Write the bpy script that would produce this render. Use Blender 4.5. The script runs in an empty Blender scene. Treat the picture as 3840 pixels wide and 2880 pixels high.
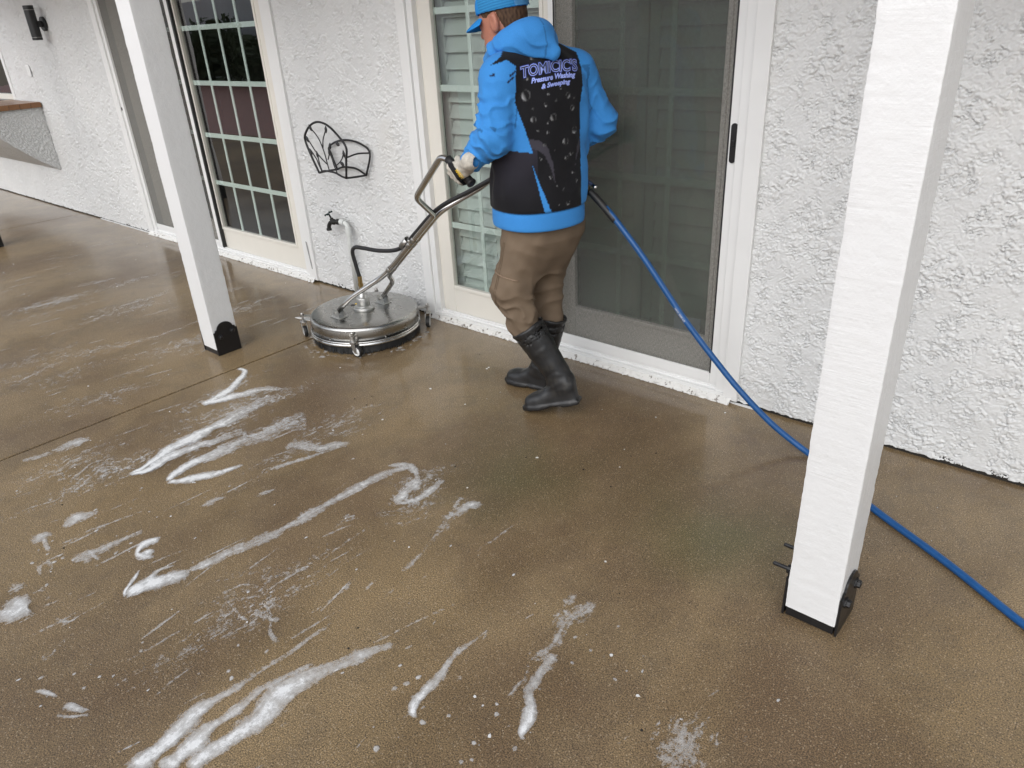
import bpy, bmesh, math, random
import numpy as np
from mathutils import Vector, Matrix
from mathutils.bvhtree import BVHTree

random.seed(7)
rng = np.random.default_rng(11)
SC = bpy.context.scene
COL = SC.collection
PI = math.pi

# ------------------------------------------------------------------ camera
cam_d = bpy.data.cameras.new('camera')
cam = bpy.data.objects.new('camera', cam_d)
COL.objects.link(cam)
R_ = Vector((0.756816, 0.651721, -0.049893))
D_ = Vector((0.258304, -0.368329, -0.893092))
F_ = Vector((-0.600424, 0.663019, -0.447099))
m3 = Matrix((R_, -D_, -F_)).transposed()
cam.matrix_world = Matrix.Translation((0, -2.8949, 1.65)) @ m3.to_4x4()
cam_d.sensor_fit = 'HORIZONTAL'
cam_d.angle = math.radians(70.087)
cam_d.clip_start = 0.05
cam_d.clip_end = 500
SC.camera = cam

# ------------------------------------------------------------------ sky, sun, exposure
SUN_EL, SUN_AZ = math.radians(36), math.radians(164)      # azimuth clockwise from +y
world = bpy.data.worlds.new('World')
SC.world = world
world.use_nodes = True
wt = world.node_tree
wt.nodes.clear()
sky = wt.nodes.new('ShaderNodeTexSky')
sky.sky_type = 'NISHITA'
sky.sun_disc = False
sky.sun_elevation = SUN_EL
sky.sun_rotation = SUN_AZ
sky.air_density = 1.0
sky.dust_density = 1.5
hs = wt.nodes.new('ShaderNodeHueSaturation')
hs.inputs['Saturation'].default_value = 0.34
bg = wt.nodes.new('ShaderNodeBackground')
bg.inputs['Strength'].default_value = 0.14
wo = wt.nodes.new('ShaderNodeOutputWorld')
wt.links.new(sky.outputs[0], hs.inputs['Color'])
wt.links.new(hs.outputs[0], bg.inputs['Color'])
wt.links.new(bg.outputs[0], wo.inputs['Surface'])

sun_d = bpy.data.lights.new('sun', 'SUN')
sun_d.energy = 0.9
sun_d.angle = math.radians(80)
sun_d.color = (1.0, 0.99, 0.975)
sun = bpy.data.objects.new('sun', sun_d)
COL.objects.link(sun)
sd = Vector((math.sin(SUN_AZ) * math.cos(SUN_EL), math.cos(SUN_AZ) * math.cos(SUN_EL), math.sin(SUN_EL)))
sun.rotation_euler = sd.to_track_quat('Z', 'Y').to_euler()
sun.location = (0, -6, 8)

SC.view_settings.view_transform = 'Standard'
SC.view_settings.look = 'None'
SC.view_settings.gamma = 1.0
SC.view_settings.exposure = 0.76
SC.view_settings.use_curve_mapping = False
cy = SC.cycles
cy.max_bounces, cy.diffuse_bounces, cy.glossy_bounces, cy.transmission_bounces, cy.transparent_max_bounces = 7, 3, 3, 2, 12
cy.caustics_reflective = cy.caustics_refractive = False
cy.use_adaptive_sampling = True
cy.adaptive_threshold = 0.015

# ------------------------------------------------------------------ helpers: objects
def tag(o, label=None, cat=None, group=None, kind=None):
    if label: o['label'] = label
    if cat: o['category'] = cat
    if group: o['group'] = group
    if kind: o['kind'] = kind
    return o

def empty(name, loc=(0, 0, 0), rz=0.0):
    o = bpy.data.objects.new(name, None)
    o.empty_display_size = 0.1
    COL.objects.link(o)
    o.location = loc
    o.rotation_euler = (0, 0, rz)
    return o

def link(name, me, m=None, parent=None, loc=None, smooth=False):
    o = bpy.data.objects.new(name, me)
    COL.objects.link(o)
    if m is not None and len(me.materials) == 0:
        me.materials.append(m)
    if parent is not None:
        o.parent = parent
    if loc is not None:
        o.location = loc
    if smooth:
        me.polygons.foreach_set('use_smooth', np.ones(len(me.polygons), dtype=bool))
        me.update()
    return o

def obj(name, bm, m=None, parent=None, loc=None, smooth=False):
    me = bpy.data.meshes.new(name)
    bm.to_mesh(me)
    bm.free()
    return link(name, me, m, parent, loc, smooth)

def place(o, P):
    """put a child (built in world coordinates) under a thing that stands at P"""
    o.location = Vector(o.location) - Vector(P)
    return o

def np_mesh(name, V, Fq, cols=None, uv=None):
    """fast mesh from numpy arrays; faces are quads"""
    me = bpy.data.meshes.new(name)
    V = np.ascontiguousarray(V, dtype=np.float32)
    Fq = np.ascontiguousarray(Fq, dtype=np.int32)
    n, k = Fq.shape
    me.vertices.add(len(V))
    me.vertices.foreach_set('co', V.ravel())
    me.loops.add(n * k)
    me.loops.foreach_set('vertex_index', Fq.ravel())
    me.polygons.add(n)
    me.polygons.foreach_set('loop_start', np.arange(0, n * k, k, dtype=np.int32))
    me.update(calc_edges=True)
    me.validate()
    if cols is not None:
        a = me.color_attributes.new('Col', 'FLOAT_COLOR', 'POINT')
        c = np.ones((len(V), 4), dtype=np.float32)
        c[:, :cols.shape[1]] = cols
        a.data.foreach_set('color', c.ravel())
    if uv is not None:
        l = me.uv_layers.new(name='UVMap')
        l.data.foreach_set('uv', uv[Fq.ravel()].astype(np.float32).ravel())
    return me

# ------------------------------------------------------------------ helpers: shapes into a bmesh
def add_box(bm, x0, x1, y0, y1, z0, z1, bev=0.0):
    v = [bm.verts.new((x, y, z)) for x in (x0, x1) for y in (y0, y1) for z in (z0, z1)]
    fs = []
    for q in ((0, 1, 3, 2), (4, 6, 7, 5), (0, 4, 5, 1), (2, 3, 7, 6), (0, 2, 6, 4), (1, 5, 7, 3)):
        fs.append(bm.faces.new([v[i] for i in q]))
    if bev > 0:
        es = list({e for f in fs for e in f.edges})
        bmesh.ops.bevel(bm, geom=es, offset=bev, segments=2, affect='EDGES', profile=0.5)
    return bm

def box(x0, x1, y0, y1, z0, z1, bev=0.0):
    return add_box(bmesh.new(), x0, x1, y0, y1, z0, z1, bev)

def smooth_path(pts, rad=0.03, seg=6):
    """polyline with rounded corners"""
    pts = [Vector(p) for p in pts]
    out = [pts[0]]
    for i in range(1, len(pts) - 1):
        a, b, c = pts[i - 1], pts[i], pts[i + 1]
        u, w = (a - b), (c - b)
        r = min(rad, u.length * 0.48, w.length * 0.48)
        p0, p2 = b + u.normalized() * r, b + w.normalized() * r
        for k in range(seg + 1):
            t = k / seg
            out.append(p0 * (1 - t) ** 2 + b * 2 * t * (1 - t) + p2 * t ** 2)
    out.append(pts[-1])
    return out

def catmull(pts, n=8):
    pts = [Vector(p) for p in pts]
    P = [pts[0] * 2 - pts[1]] + pts + [pts[-1] * 2 - pts[-2]]
    out = []
    for i in range(1, len(P) - 2):
        for k in range(n):
            t = k / n
            a, b, c, d = P[i - 1], P[i], P[i + 1], P[i + 2]
            out.append(0.5 * ((2 * b) + (c - a) * t + (2 * a - 5 * b + 4 * c - d) * t * t + (3 * b - a - 3 * c + d) * t ** 3))
    out.append(pts[-1])
    return out

def frames(path):
    n = len(path)
    T = []
    for i in range(n):
        d = path[min(i + 1, n - 1)] - path[max(i - 1, 0)]
        T.append(d.normalized() if d.length > 1e-9 else Vector((0, 0, 1)))
    ref = Vector((0, 0, 1)) if abs(T[0].z) < 0.9 else Vector((1, 0, 0))
    N = (ref - T[0] * ref.dot(T[0])).normalized()
    out = []
    for i in range(n):
        N = (N - T[i] * N.dot(T[i]))
        N = N.normalized() if N.length > 1e-9 else T[i].orthogonal().normalized()
        out.append((T[i], N.copy(), T[i].cross(N)))
    return out

def add_tube(bm, path, r, k=12, caps=True):
    """r is a number or a function of 0..1 along the path"""
    fr = frames(path)
    n = len(path)
    rings = []
    for i, p in enumerate(path):
        rr = r(i / (n - 1)) if callable(r) else r
        T, N, B = fr[i]
        rings.append([bm.verts.new(p + (N * math.cos(2 * PI * j / k) + B * math.sin(2 * PI * j / k)) * rr) for j in range(k)])
    for i in range(n - 1):
        for j in range(k):
            bm.faces.new((rings[i][j], rings[i][(j + 1) % k], rings[i + 1][(j + 1) % k], rings[i + 1][j]))
    if caps:
        bm.faces.new(list(reversed(rings[0])))
        bm.faces.new(rings[-1])
    return bm

def tube(path, r, k=12):
    return add_tube(bmesh.new(), [Vector(p) for p in path], r, k)

def add_lathe(bm, prof, k=48, c=(0, 0, 0), M=None):
    """prof: list of (radius, height); axis z, then matrix M, then moved to c"""
    rings = []
    M = M or Matrix.Identity(3)
    for (r, z) in prof:
        if r < 1e-6:
            rings.append([bm.verts.new(M @ Vector((0, 0, z)) + Vector(c))])
        else:
            rings.append([bm.verts.new(M @ Vector((r * math.cos(2 * PI * j / k), r * math.sin(2 * PI * j / k), z)) + Vector(c)) for j in range(k)])
    for a, b in zip(rings[:-1], rings[1:]):
        for j in range(k):
            j2 = (j + 1) % k
            if len(a) == 1 and len(b) == 1: continue
            if len(a) == 1: bm.faces.new((a[0], b[j2], b[j]))
            elif len(b) == 1: bm.faces.new((a[j], a[j2], b[0]))
            else: bm.faces.new((a[j], a[j2], b[j2], b[j]))
    return bm

def lathe(prof, k=48, c=(0, 0, 0), M=None):
    return add_lathe(bmesh.new(), prof, k, c, M)

def add_prism(bm, poly, y0, y1, to=lambda u, v, w: (u, w, v)):
    """extrude the outline poly (u, v) from w=y0 to w=y1"""
    a = [bm.verts.new(to(u, v, y0)) for u, v in poly]
    b = [bm.verts.new(to(u, v, y1)) for u, v in poly]
    n = len(poly)
    bm.faces.new(a)
    bm.faces.new(list(reversed(b)))
    for i in range(n):
        bm.faces.new((a[i], b[i], b[(i + 1) % n], a[(i + 1) % n]))
    bmesh.ops.recalc_face_normals(bm, faces=bm.faces)
    return bm

def axis_matrix(d):
    return Vector(d).to_track_quat('Z', 'Y').to_matrix()

# ------------------------------------------------------------------ helpers: materials
class NT:
    def __init__(s, name):
        s.m = bpy.data.materials.new(name)
        s.m.use_nodes = True
        s.t = s.m.node_tree
        s.b = s.t.nodes['Principled BSDF']
        s.out = s.t.nodes['Material Output']
        s._co = None
    def n(s, typ, props=None, **ins):
        x = s.t.nodes.new('ShaderNode' + typ)
        for k, v in (props or {}).items():
            setattr(x, k, v)
        for k, v in ins.items():
            s.set(x.inputs[k.replace('_', ' ')], v)
        return x
    def set(s, sock, v):
        if isinstance(v, bpy.types.NodeSocket): s.t.links.new(v, sock)
        elif isinstance(v, bpy.types.Node): s.t.links.new(v.outputs[0], sock)
        else: sock.default_value = v
    def co(s, scale=(1, 1, 1), kind='Object'):
        if s._co is None: s._co = s.t.nodes.new('ShaderNodeTexCoord')
        mp = s.n('Mapping')
        s.t.links.new(s._co.outputs[kind], mp.inputs['Vector'])
        mp.inputs['Scale'].default_value = scale
        return mp.outputs[0]
    def noise(s, scale, detail=2.0, rough=0.5, co=None, dist=0.0):
        x = s.n('TexNoise', Scale=scale, Detail=detail, Roughness=rough, Distortion=dist)
        s.t.links.new(co if co is not None else s.co(), x.inputs['Vector'])
        return x.outputs['Fac']
    def ramp(s, fac, stops, interp='LINEAR'):
        r = s.t.nodes.new('ShaderNodeValToRGB')
        r.color_ramp.interpolation = interp
        e = r.color_ramp.elements
        while len(e) > 1: e.remove(e[-1])
        for i, (p, c) in enumerate(stops):
            x = e[0] if i == 0 else e.new(p)
            x.position = p
            if not isinstance(c, (tuple, list)): c = (c, c, c)
            x.color = tuple(c)[:3] + (1,)
        s.set(r.inputs['Fac'], fac)
        return r.outputs['Color']
    def mix(s, fac, a, b, mode='MIX'):
        x = s.t.nodes.new('ShaderNodeMix')
        x.data_type = 'RGBA'
        x.blend_type = mode
        s.set(x.inputs[0], fac)
        for sock, v in ((x.inputs[6], a), (x.inputs[7], b)):
            if isinstance(v, (tuple, list)): v = tuple(v)[:3] + (1,)
            s.set(sock, v)
        return x.outputs[2]
    def math(s, op, a, b=0.0, clamp=False):
        x = s.t.nodes.new('ShaderNodeMath')
        x.operation = op
        x.use_clamp = clamp
        s.set(x.inputs[0], a)
        s.set(x.inputs[1], b)
        return x.outputs[0]
    def bump(s, h, strength=0.3, dist=0.01, normal=None):
        x = s.n('Bump', Strength=strength, Distance=dist)
        s.set(x.inputs['Height'], h)
        if normal is not None: s.set(x.inputs['Normal'], normal)
        return x.outputs[0]
    def p(s, **kw):
        for k, v in kw.items():
            k = k.replace('_', ' ')
            if isinstance(v, (tuple, list)) and len(v) == 3: v = tuple(v) + (1,)
            s.set(s.b.inputs[k], v)
        return s

def plain(name, col, rough=0.5, metal=0.0, var=0.06, scale=30, bump=0.0, bscale=200, **kw):
    """a coloured surface with a little uneven tone and fine relief"""
    t = NT(name)
    f = t.noise(scale, 2)
    lo = tuple(c * (1 - var) for c in col)
    hi = tuple(min(1, c * (1 + var)) for c in col)
    t.p(Base_Color=t.mix(f, lo, hi), Metallic=metal, **kw)
    t.p(Roughness=t.math('ADD', t.math('MULTIPLY', f, 0.2), rough - 0.1, True))
    if bump: t.p(Normal=t.bump(t.noise(bscale, 1), bump, 0.002))
    return t.m

M = {}
M['white_trim'] = plain('white_trim', (0.76, 0.765, 0.755), 0.45, var=0.04, scale=6, bump=0.1)
M['cream_vinyl'] = plain('cream_vinyl', (0.735, 0.71, 0.645), 0.4, var=0.04, scale=9, bump=0.05)
M['black_iron'] = plain('black_iron', (0.012, 0.012, 0.013), 0.45, var=0.3, bump=0.2)
M['black_paint'] = plain('black_paint', (0.010, 0.010, 0.011), 0.35, var=0.3, bump=0.25, bscale=90)
M['chrome'] = plain('chrome', (0.56, 0.555, 0.54), 0.20, 1.0, var=0.08, scale=14, bump=0.03)
M['zinc'] = plain('zinc', (0.42, 0.41, 0.39), 0.36, 1.0, var=0.2, scale=60)
M['alu'] = plain('alu', (0.55, 0.55, 0.53), 0.42, 0.9, var=0.08)
M['brass'] = plain('brass', (0.34, 0.24, 0.10), 0.4, 1.0, var=0.3, scale=90)
M['black_rubber'] = plain('black_rubber', (0.014, 0.014, 0.014), 0.5, var=0.3)
M['black_hose'] = plain('black_hose', (0.016, 0.016, 0.017), 0.45, var=0.3)
M['blue_hose'] = plain('blue_hose', (0.006, 0.075, 0.24), 0.38, var=0.25, scale=40, bump=0.1)
M['white_pvc'] = plain('white_pvc', (0.66, 0.68, 0.66), 0.4, var=0.06, bump=0.05)
M['valve'] = plain('valve', (0.022, 0.022, 0.020), 0.55, 0.3, var=0.4, scale=120, bump=0.4)
M['green_knob'] = plain('green_knob', (0.006, 0.03, 0.024), 0.4, var=0.3)
M['white_plastic'] = plain('white_plastic', (0.72, 0.72, 0.71), 0.4)
M['red'] = plain('red', (0.30, 0.012, 0.02), 0.4)
M['yellow'] = plain('yellow', (0.75, 0.50, 0.02), 0.5)
M['orange_print'] = plain('orange_print', (0.55, 0.27, 0.03), 0.6)
M['navy'] = plain('navy', (0.01, 0.03, 0.10), 0.5)
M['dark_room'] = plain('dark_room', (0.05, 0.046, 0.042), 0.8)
M['shutter'] = plain('shutter', (0.60, 0.615, 0.60), 0.5, var=0.03)
M['grout'] = plain('grout', (0.10, 0.075, 0.055), 0.9)
M['skin'] = plain('skin', (0.42, 0.175, 0.115), 0.5, var=0.12, scale=70, bump=0.15, bscale=500, Subsurface_Weight=0.1)
M['dark_gap'] = plain('dark_gap', (0.02, 0.017, 0.013), 0.9, var=0.4)

def stucco_mat(name='stucco', relief=False):
    t = NT(name)
    big = t.noise(1.6, 4, 0.6)
    c = t.mix(t.ramp(big, [(0.35, 0.0), (0.62, 1.0)]), (0.635, 0.642, 0.638), (0.69, 0.696, 0.69))
    c = t.mix(t.math('MULTIPLY', t.ramp(big, [(0.60, 0.0), (0.75, 1.0)]), 0.22), c, (0.56, 0.53, 0.46))
    n = t.bump(t.noise(260, 1, 0.6), 0.25, 0.0015)
    if relief:
        n = t.bump(t.ramp(t.noise(38, 3, 0.65, dist=0.5), [(0.46, 0.0), (0.52, 1.0)]), 0.9, 0.008, n)
    t.p(Base_Color=c, Roughness=0.75, Normal=n)
    return t.m
M['stucco'] = stucco_mat()
M['stucco_bump'] = stucco_mat('stucco_relief', True)

def mortar_mat():
    t = NT('mortar')
    c = t.mix(t.ramp(t.noise(34, 3, 0.7), [(0.57, 0.0), (0.68, 1.0)]), (0.70, 0.695, 0.67), (0.16, 0.14, 0.115))
    t.p(Base_Color=c, Roughness=0.8, Normal=t.bump(t.noise(110, 2), 0.5, 0.004))
    return t.m
M['mortar'] = mortar_mat()

def post_mat():
    t = NT('post_paint')
    saw = t.noise(1.0, 3, 0.65, t.co((7, 7, 140)))
    part = t.ramp(t.noise(6.5, 2), [(0.42, 0.10), (0.62, 0.62)])
    nub = t.noise(75, 2, 0.6)
    c = t.mix(t.noise(2.5, 3), (0.70, 0.705, 0.70), (0.75, 0.755, 0.75))
    n1 = t.bump(saw, part, 0.0024)
    t.p(Base_Color=c, Roughness=0.42, Normal=t.bump(nub, 0.32, 0.0035, n1))
    return t.m
M['post_paint'] = post_mat()

def glass_mat(name, tint, refl=1.0, rough=0.0):
    t = NT(name)
    tr = t.n('BsdfTransparent', Color=tuple(tint) + (1,))
    gl = t.n('BsdfGlossy', Color=(refl, refl, refl, 1), Roughness=rough)
    fr = t.n('Fresnel', IOR=2.25)
    wav = t.bump(t.noise(2.2, 1), 0.03, 0.05)
    t.t.links.new(wav, gl.inputs['Normal'])
    mx = t.n('MixShader')
    ge = t.n('NewGeometry')
    t.t.links.new(t.math('MULTIPLY', fr.outputs[0], t.math('SUBTRACT', 1.0, ge.outputs['Backfacing'])), mx.inputs[0])
    t.t.links.new(tr.outputs[0], mx.inputs[1])
    t.t.links.new(gl.outputs[0], mx.inputs[2])
    t.t.links.new(mx.outputs[0], t.out.inputs['Surface'])
    return t.m
M['glass'] = glass_mat('glass', (0.90, 0.94, 0.922), 1.0)
M['tinted_glass'] = glass_mat('tinted_glass', (0.62, 0.72, 0.655), 1.0)

def screen_mat():
    t = NT('insect_screen')
    tr = t.n('BsdfTransparent', Color=(1, 1, 1, 1))
    df = t.n('BsdfDiffuse', Color=(0.15, 0.148, 0.138, 1))
    weave = t.math('ADD', t.math('MULTIPLY', t.noise(1.0, 1, 0.5, t.co((420, 1, 60))), 0.30),
                   t.math('MULTIPLY', t.noise(1.0, 1, 0.5, t.co((60, 1, 420))), 0.2))
    fac = t.math('ADD', weave, 0.08, True)
    mx = t.n('MixShader')
    t.t.links.new(fac, mx.inputs[0])
    t.t.links.new(tr.outputs[0], mx.inputs[1])
    t.t.links.new(df.outputs[0], mx.inputs[2])
    t.t.links.new(mx.outputs[0], t.out.inputs['Surface'])
    return t.m
M['insect_screen'] = screen_mat()

def muntin_mat():
    return plain('muntin_paint', (0.80, 0.83, 0.815), 0.4, var=0.05, scale=16)
M['muntin'] = muntin_mat()

def steel_mat():
    t = NT('brushed_steel')
    br = t.noise(1.0, 3, 0.6, t.co((3, 260, 3)))
    sm = t.noise(7, 4, 0.6)
    t.p(Base_Color=t.mix(sm, (0.36, 0.356, 0.34), (0.48, 0.475, 0.455)), Metallic=1.0,
        Roughness=t.math('ADD', t.math('MULTIPLY', sm, 0.22), 0.16), Normal=t.bump(br, 0.05, 0.001))
    return t.m
M['steel'] = steel_mat()

def floor_mat():
    t = NT('wet_concrete')
    big = t.noise(0.9, 4, 0.58, dist=0.4)
    mid = t.noise(3.6, 4, 0.6, t.co((1, 0.45, 1)))
    swirl = t.noise(5.0, 2, 0.6, dist=1.6)
    c = t.mix(t.ramp(big, [(0.36, 0.0), (0.62, 1.0)]), (0.110, 0.073, 0.035), (0.205, 0.140, 0.066))
    c = t.mix(t.math('MULTIPLY', t.ramp(mid, [(0.35, 0.0), (0.7, 1.0)]), 0.5), c, (0.225, 0.165, 0.095))
    c = t.mix(t.math('MULTIPLY', t.ramp(swirl, [(0.52, 0.0), (0.62, 1.0)]), 0.22), c, (0.085, 0.062, 0.04))
    tan = t.noise(2.1, 3, 0.62, t.co((1, 0.6, 1)), 0.8)
    c = t.mix(t.math('MULTIPLY', t.ramp(tan, [(0.48, 0.0), (0.70, 1.0)]), 0.40), c, (0.295, 0.208, 0.108))
    # algae stains
    geo = t._co.outputs['Object']
    for (x, y, r, a) in ((-1.70, -1.05, 0.42, 0.75), (-0.82, -0.93, 0.36, 0.65), (-1.2, -0.8, 0.45, 0.35)):
        d = t.n('VectorMath', {'operation': 'DISTANCE'})
        t.t.links.new(geo, d.inputs[0])
        d.inputs[1].default_value = (x, y, 0)
        dd = t.math('ADD', t.math('DIVIDE', d.outputs['Value'], r), t.math('MULTIPLY', t.math('SUBTRACT', mid, 0.5), 1.2))
        c = t.mix(t.math('MULTIPLY', t.ramp(dd, [(0.1, 1.0), (1.0, 0.0)]), a), c, (0.080, 0.078, 0.030))
    # rust-brown tint patches
    c = t.mix(t.math('MULTIPLY', t.ramp(big, [(0.38, 1.0), (0.52, 0.0)]), 0.45), c, (0.135, 0.082, 0.042))
    # sand grains
    gr = t.noise(260, 1, 0.6)
    c = t.mix(1.0, c, t.ramp(gr, [(0.28, 0.30), (0.5, 1.0), (0.72, 1.95)]), 'MULTIPLY')
    vo = t.n('TexVoronoi', Scale=170.0)
    t.t.links.new(t.co(), vo.inputs['Vector'])
    cs = t.n('SeparateColor')
    t.t.links.new(vo.outputs['Color'], cs.inputs[0])
    pale = t.ramp(cs.outputs[0], [(0.78, 0.0), (0.84, 1.0)])
    dark = t.ramp(cs.outputs[1], [(0.78, 0.0), (0.84, 1.0)])
    dot = t.ramp(vo.outputs['Distance'], [(0.25, 1.0), (0.45, 0.0)])
    c = t.mix(t.math('MULTIPLY', t.math('MULTIPLY', pale, dot), 0.65), c, (0.42, 0.33, 0.22))
    c = t.mix(t.math('MULTIPLY', t.math('MULTIPLY', dark, dot), 0.6), c, (0.03, 0.022, 0.014))
    # water film: complete near the wall where it has just been washed, broken towards the front
    sx = t.n('SeparateXYZ')
    t.t.links.new(geo, sx.inputs[0])
    wet = t.math('ADD', t.math('MULTIPLY', sx.outputs['Y'], 0.55), t.math('ADD', 0.55, t.math('MULTIPLY', big, 0.9)))
    film = t.ramp(wet, [(0.05, 0.15), (0.80, 1.0)])
    inv = t.math('SUBTRACT', 1.25, film)
    n1 = t.bump(gr, t.math('MULTIPLY', inv, 0.55), 0.0022)
    n2 = n1
    t.p(Base_Color=c, Roughness=t.math('ADD', t.math('MULTIPLY', inv, 0.25), 0.42, True), Normal=n2,
        Coat_Weight=film, Coat_Roughness=t.math('ADD', t.math('MULTIPLY', inv, 0.16), 0.075), Coat_IOR=1.36)
    cb = t.bump(t.noise(30, 1, 0.6), t.math('MULTIPLY', inv, 0.22), 0.004)
    t.p(Coat_Normal=cb)
    return t.m
M['floor'] = floor_mat()

def foam_mat():
    t = NT('foam')
    at = t.n('Attribute', {'attribute_name': 'Col'})
    sp = t.n('SeparateColor')
    t.t.links.new(at.outputs['Color'], sp.inputs[0])
    dens = sp.outputs[0]                                      # how thick the froth lies here
    uv = t.co((1, 1, 1), 'UV')
    mp = t.n('Mapping', Scale=(5, 60, 1))
    t.t.links.new(uv, mp.inputs['Vector'])
    streak = t.noise(1.0, 3, 0.65, mp.outputs[0])
    clump = t.noise(75, 3, 0.65)
    fizz = t.noise(360, 1, 0.6)
    soft = t.noise(24, 2, 0.55)
    nz = t.math('ADD', t.math('ADD', t.math('MULTIPLY', streak, 0.36), t.math('MULTIPLY', clump, 0.40)), t.math('MULTIPLY', fizz, 0.24))
    amp = t.math('ADD', 1.3, t.math('MULTIPLY', t.math('SUBTRACT', 1.0, dens), 3.2))
    a = t.math('ADD', t.math('MULTIPLY', t.math('SUBTRACT', nz, 0.5), amp), t.math('SUBTRACT', t.math('MULTIPLY', dens, 1.75), 0.68))
    a = t.math('ADD', a, t.math('MULTIPLY', t.math('SUBTRACT', soft, 0.5), 0.9))
    alpha = t.ramp(a, [(0.0, 0.0), (0.05, 0.17), (0.45, 0.36), (0.78, 0.60), (0.92, 0.84), (1.0, 0.93)])
    t.p(Base_Color=(0.84, 0.845, 0.84), Roughness=0.5, Alpha=alpha, Subsurface_Weight=0.0,
        Normal=t.bump(clump, 0.35, 0.004))
    return t.m
M['foam'] = foam_mat()

def col_mat(name, rough=0.85, sheen=0.0, fine=700, bump=0.2):
    t = NT(name)
    at = t.n('Attribute', {'attribute_name': 'Col'})
    f = t.noise(fine, 2)
    c = t.mix(1.0, at.outputs['Color'], t.ramp(f, [(0.3, 0.86), (0.7, 1.12)]), 'MULTIPLY')
    t.p(Base_Color=c, Roughness=rough, Normal=t.bump(f, bump, 0.0015), Sheen_Weight=sheen)
    t.b.inputs['Specular IOR Level'].default_value = 0.25
    return t.m
M['jacket'] = col_mat('jacket_fabric', 0.8, 0.05)
M['trousers'] = col_mat('trouser_fabric', 0.85, 0.0, 900)
M['glove'] = col_mat('glove_leather', 0.8, 0.0, 300, 0.3)
M['boot'] = col_mat('boot_rubber', 0.42, 0.0, 160, 0.25)
M['boot'].node_tree.nodes['Principled BSDF'].inputs['Specular IOR Level'].default_value = 0.5
M['cap'] = col_mat('cap_fabric', 0.8, 0.0, 500)
M['hair'] = col_mat('hair', 0.7, 0.0, 420, 0.6)

# ================================================================== THE SETTING
# world: the house wall stands in the plane y = 0, the patio runs towards -y, x along the wall, metres

# ------------------------------------------------------------------ ground and slabs
o = obj('yard_ground', box(-150, 150, -200, 120, -0.40, -0.16), plain('yard_soil', (0.16, 0.13, 0.09), 0.9, var=0.3, scale=3))
tag(o, kind='structure')

def slab(x0, x1, y0=-4.3, y1=0.25):
    bm = box(x0, x1, y0, y1, -0.12, 0.0, 0.004)
    o = obj('patio_slab', bm, M['floor'])
    tag(o, kind='structure')
    return o
slab(-8.722, -3.606)
slab(-3.594, 6.5)
slab(-16.0, -8.730)
o = obj('slab_base', box(-16, 6.5, -4.25, 0.25, -0.15, -0.013), M['dark_gap'])
tag(o, kind='structure')

def paver_mat():
    t = NT('pink_pavers')
    b = t.n('TexBrick', {'offset': 0.5}, Color1=(0.40, 0.19, 0.15, 1), Color2=(0.33, 0.16, 0.14, 1), Mortar=(0.10, 0.07, 0.06, 1), Scale=2.2)
    t.t.links.new(t.co(), b.inputs['Vector'])
    t.p(Base_Color=b.outputs['Color'], Roughness=0.5)
    return t.m
o = obj('paver_terrace', box(-44, 12, -13.5, -4.3, -0.16, -0.015), paver_mat())
tag(o, kind='structure')

# ------------------------------------------------------------------ stucco relief
def gfield(nx, nz, dx, lam, seed, bw=0.45, ani=1.0):
    """smooth random field with wavelengths near lam metres, unit variance"""
    r = np.random.default_rng(seed)
    w = r.standard_normal((nx, nz))
    fx = np.fft.fftfreq(nx, dx)[:, None]
    fz = np.fft.rfftfreq(nz, dx)[None, :] * ani
    k = np.sqrt(fx * fx + fz * fz) + 1e-9
    g = np.exp(-(np.log(k * lam) / bw) ** 2 / 2) / k
    h = np.fft.irfft2(np.fft.rfft2(w) * g, s=(nx, nz))
    return (h - h.mean()) / h.std()

def stucco_panel(name, x0, x1, z0, z1, res, seed, parent, y=0.0, amp=0.0088):
    nx, nz = int((x1 - x0) / res) + 1, int((z1 - z0) / res) + 1
    xs, zs = np.linspace(x0, x1, nx), np.linspace(z0, z1, nz)
    X, Z = np.meshgrid(xs, zs, indexing='ij')
    dx = xs[1] - xs[0]
    g1 = gfield(nx, nz, dx, 0.031, seed, 0.55, 0.85) + 0.75 * gfield(nx, nz, dx, max(0.013, 2.6 * res), seed + 1, 0.5)
    g3 = gfield(nx, nz, dx, 0.30, seed + 3, 0.5)
    s = np.clip((g1 + 0.35 * g3 - 0.1) / 0.25 + 0.5, 0, 1)
    s = s * s * (3 - 2 * s)
    g5 = gfield(nx, nz, dx, 0.06, seed + 5, 0.6)
    loc = np.clip(0.65 + 0.42 * gfield(nx, nz, dx, 0.13, seed + 7, 0.6), 0.22, 1.0)
    fine = gfield(nx, nz, dx, max(0.010, 2.2 * res), seed + 2, 0.4)
    # thin undercut creases along the broken edges of the trowelled skin
    gw = np.abs(np.gradient(g1, dx, axis=0)) + np.abs(np.gradient(g1, dx, axis=1))
    wid = max(0.0021, res * 0.62)
    cre = np.exp(-(((g1 + 0.35 * g3 - 0.1) / (gw * wid + 0.03)) ** 2)) * np.clip(0.55 + 0.9 * g5, 0, 1)
    h = amp * loc * (0.50 * s - 1.15 * cre) + 0.00040 * fine + 0.0010 * g3
    Y = y - h
    # ragged lower edge
    low = np.clip(1 - (Z - z0) / 0.05, 0, 1)
    Z = Z + low * 0.0016 * np.interp(xs, xs, gfield(nx, 2, dx, 0.05, seed + 9)[:, 0])[:, None]
    V = np.stack([X, Y, Z], -1).reshape(-1, 3)
    i = np.arange(nx * nz).reshape(nx, nz)
    F = np.stack([i[:-1, :-1], i[1:, :-1], i[1:, 1:], i[:-1, 1:]], -1).reshape(-1, 4)
    o = link(name, np_mesh(name, V, F), M['stucco'], parent, smooth=True)
    return o

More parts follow.
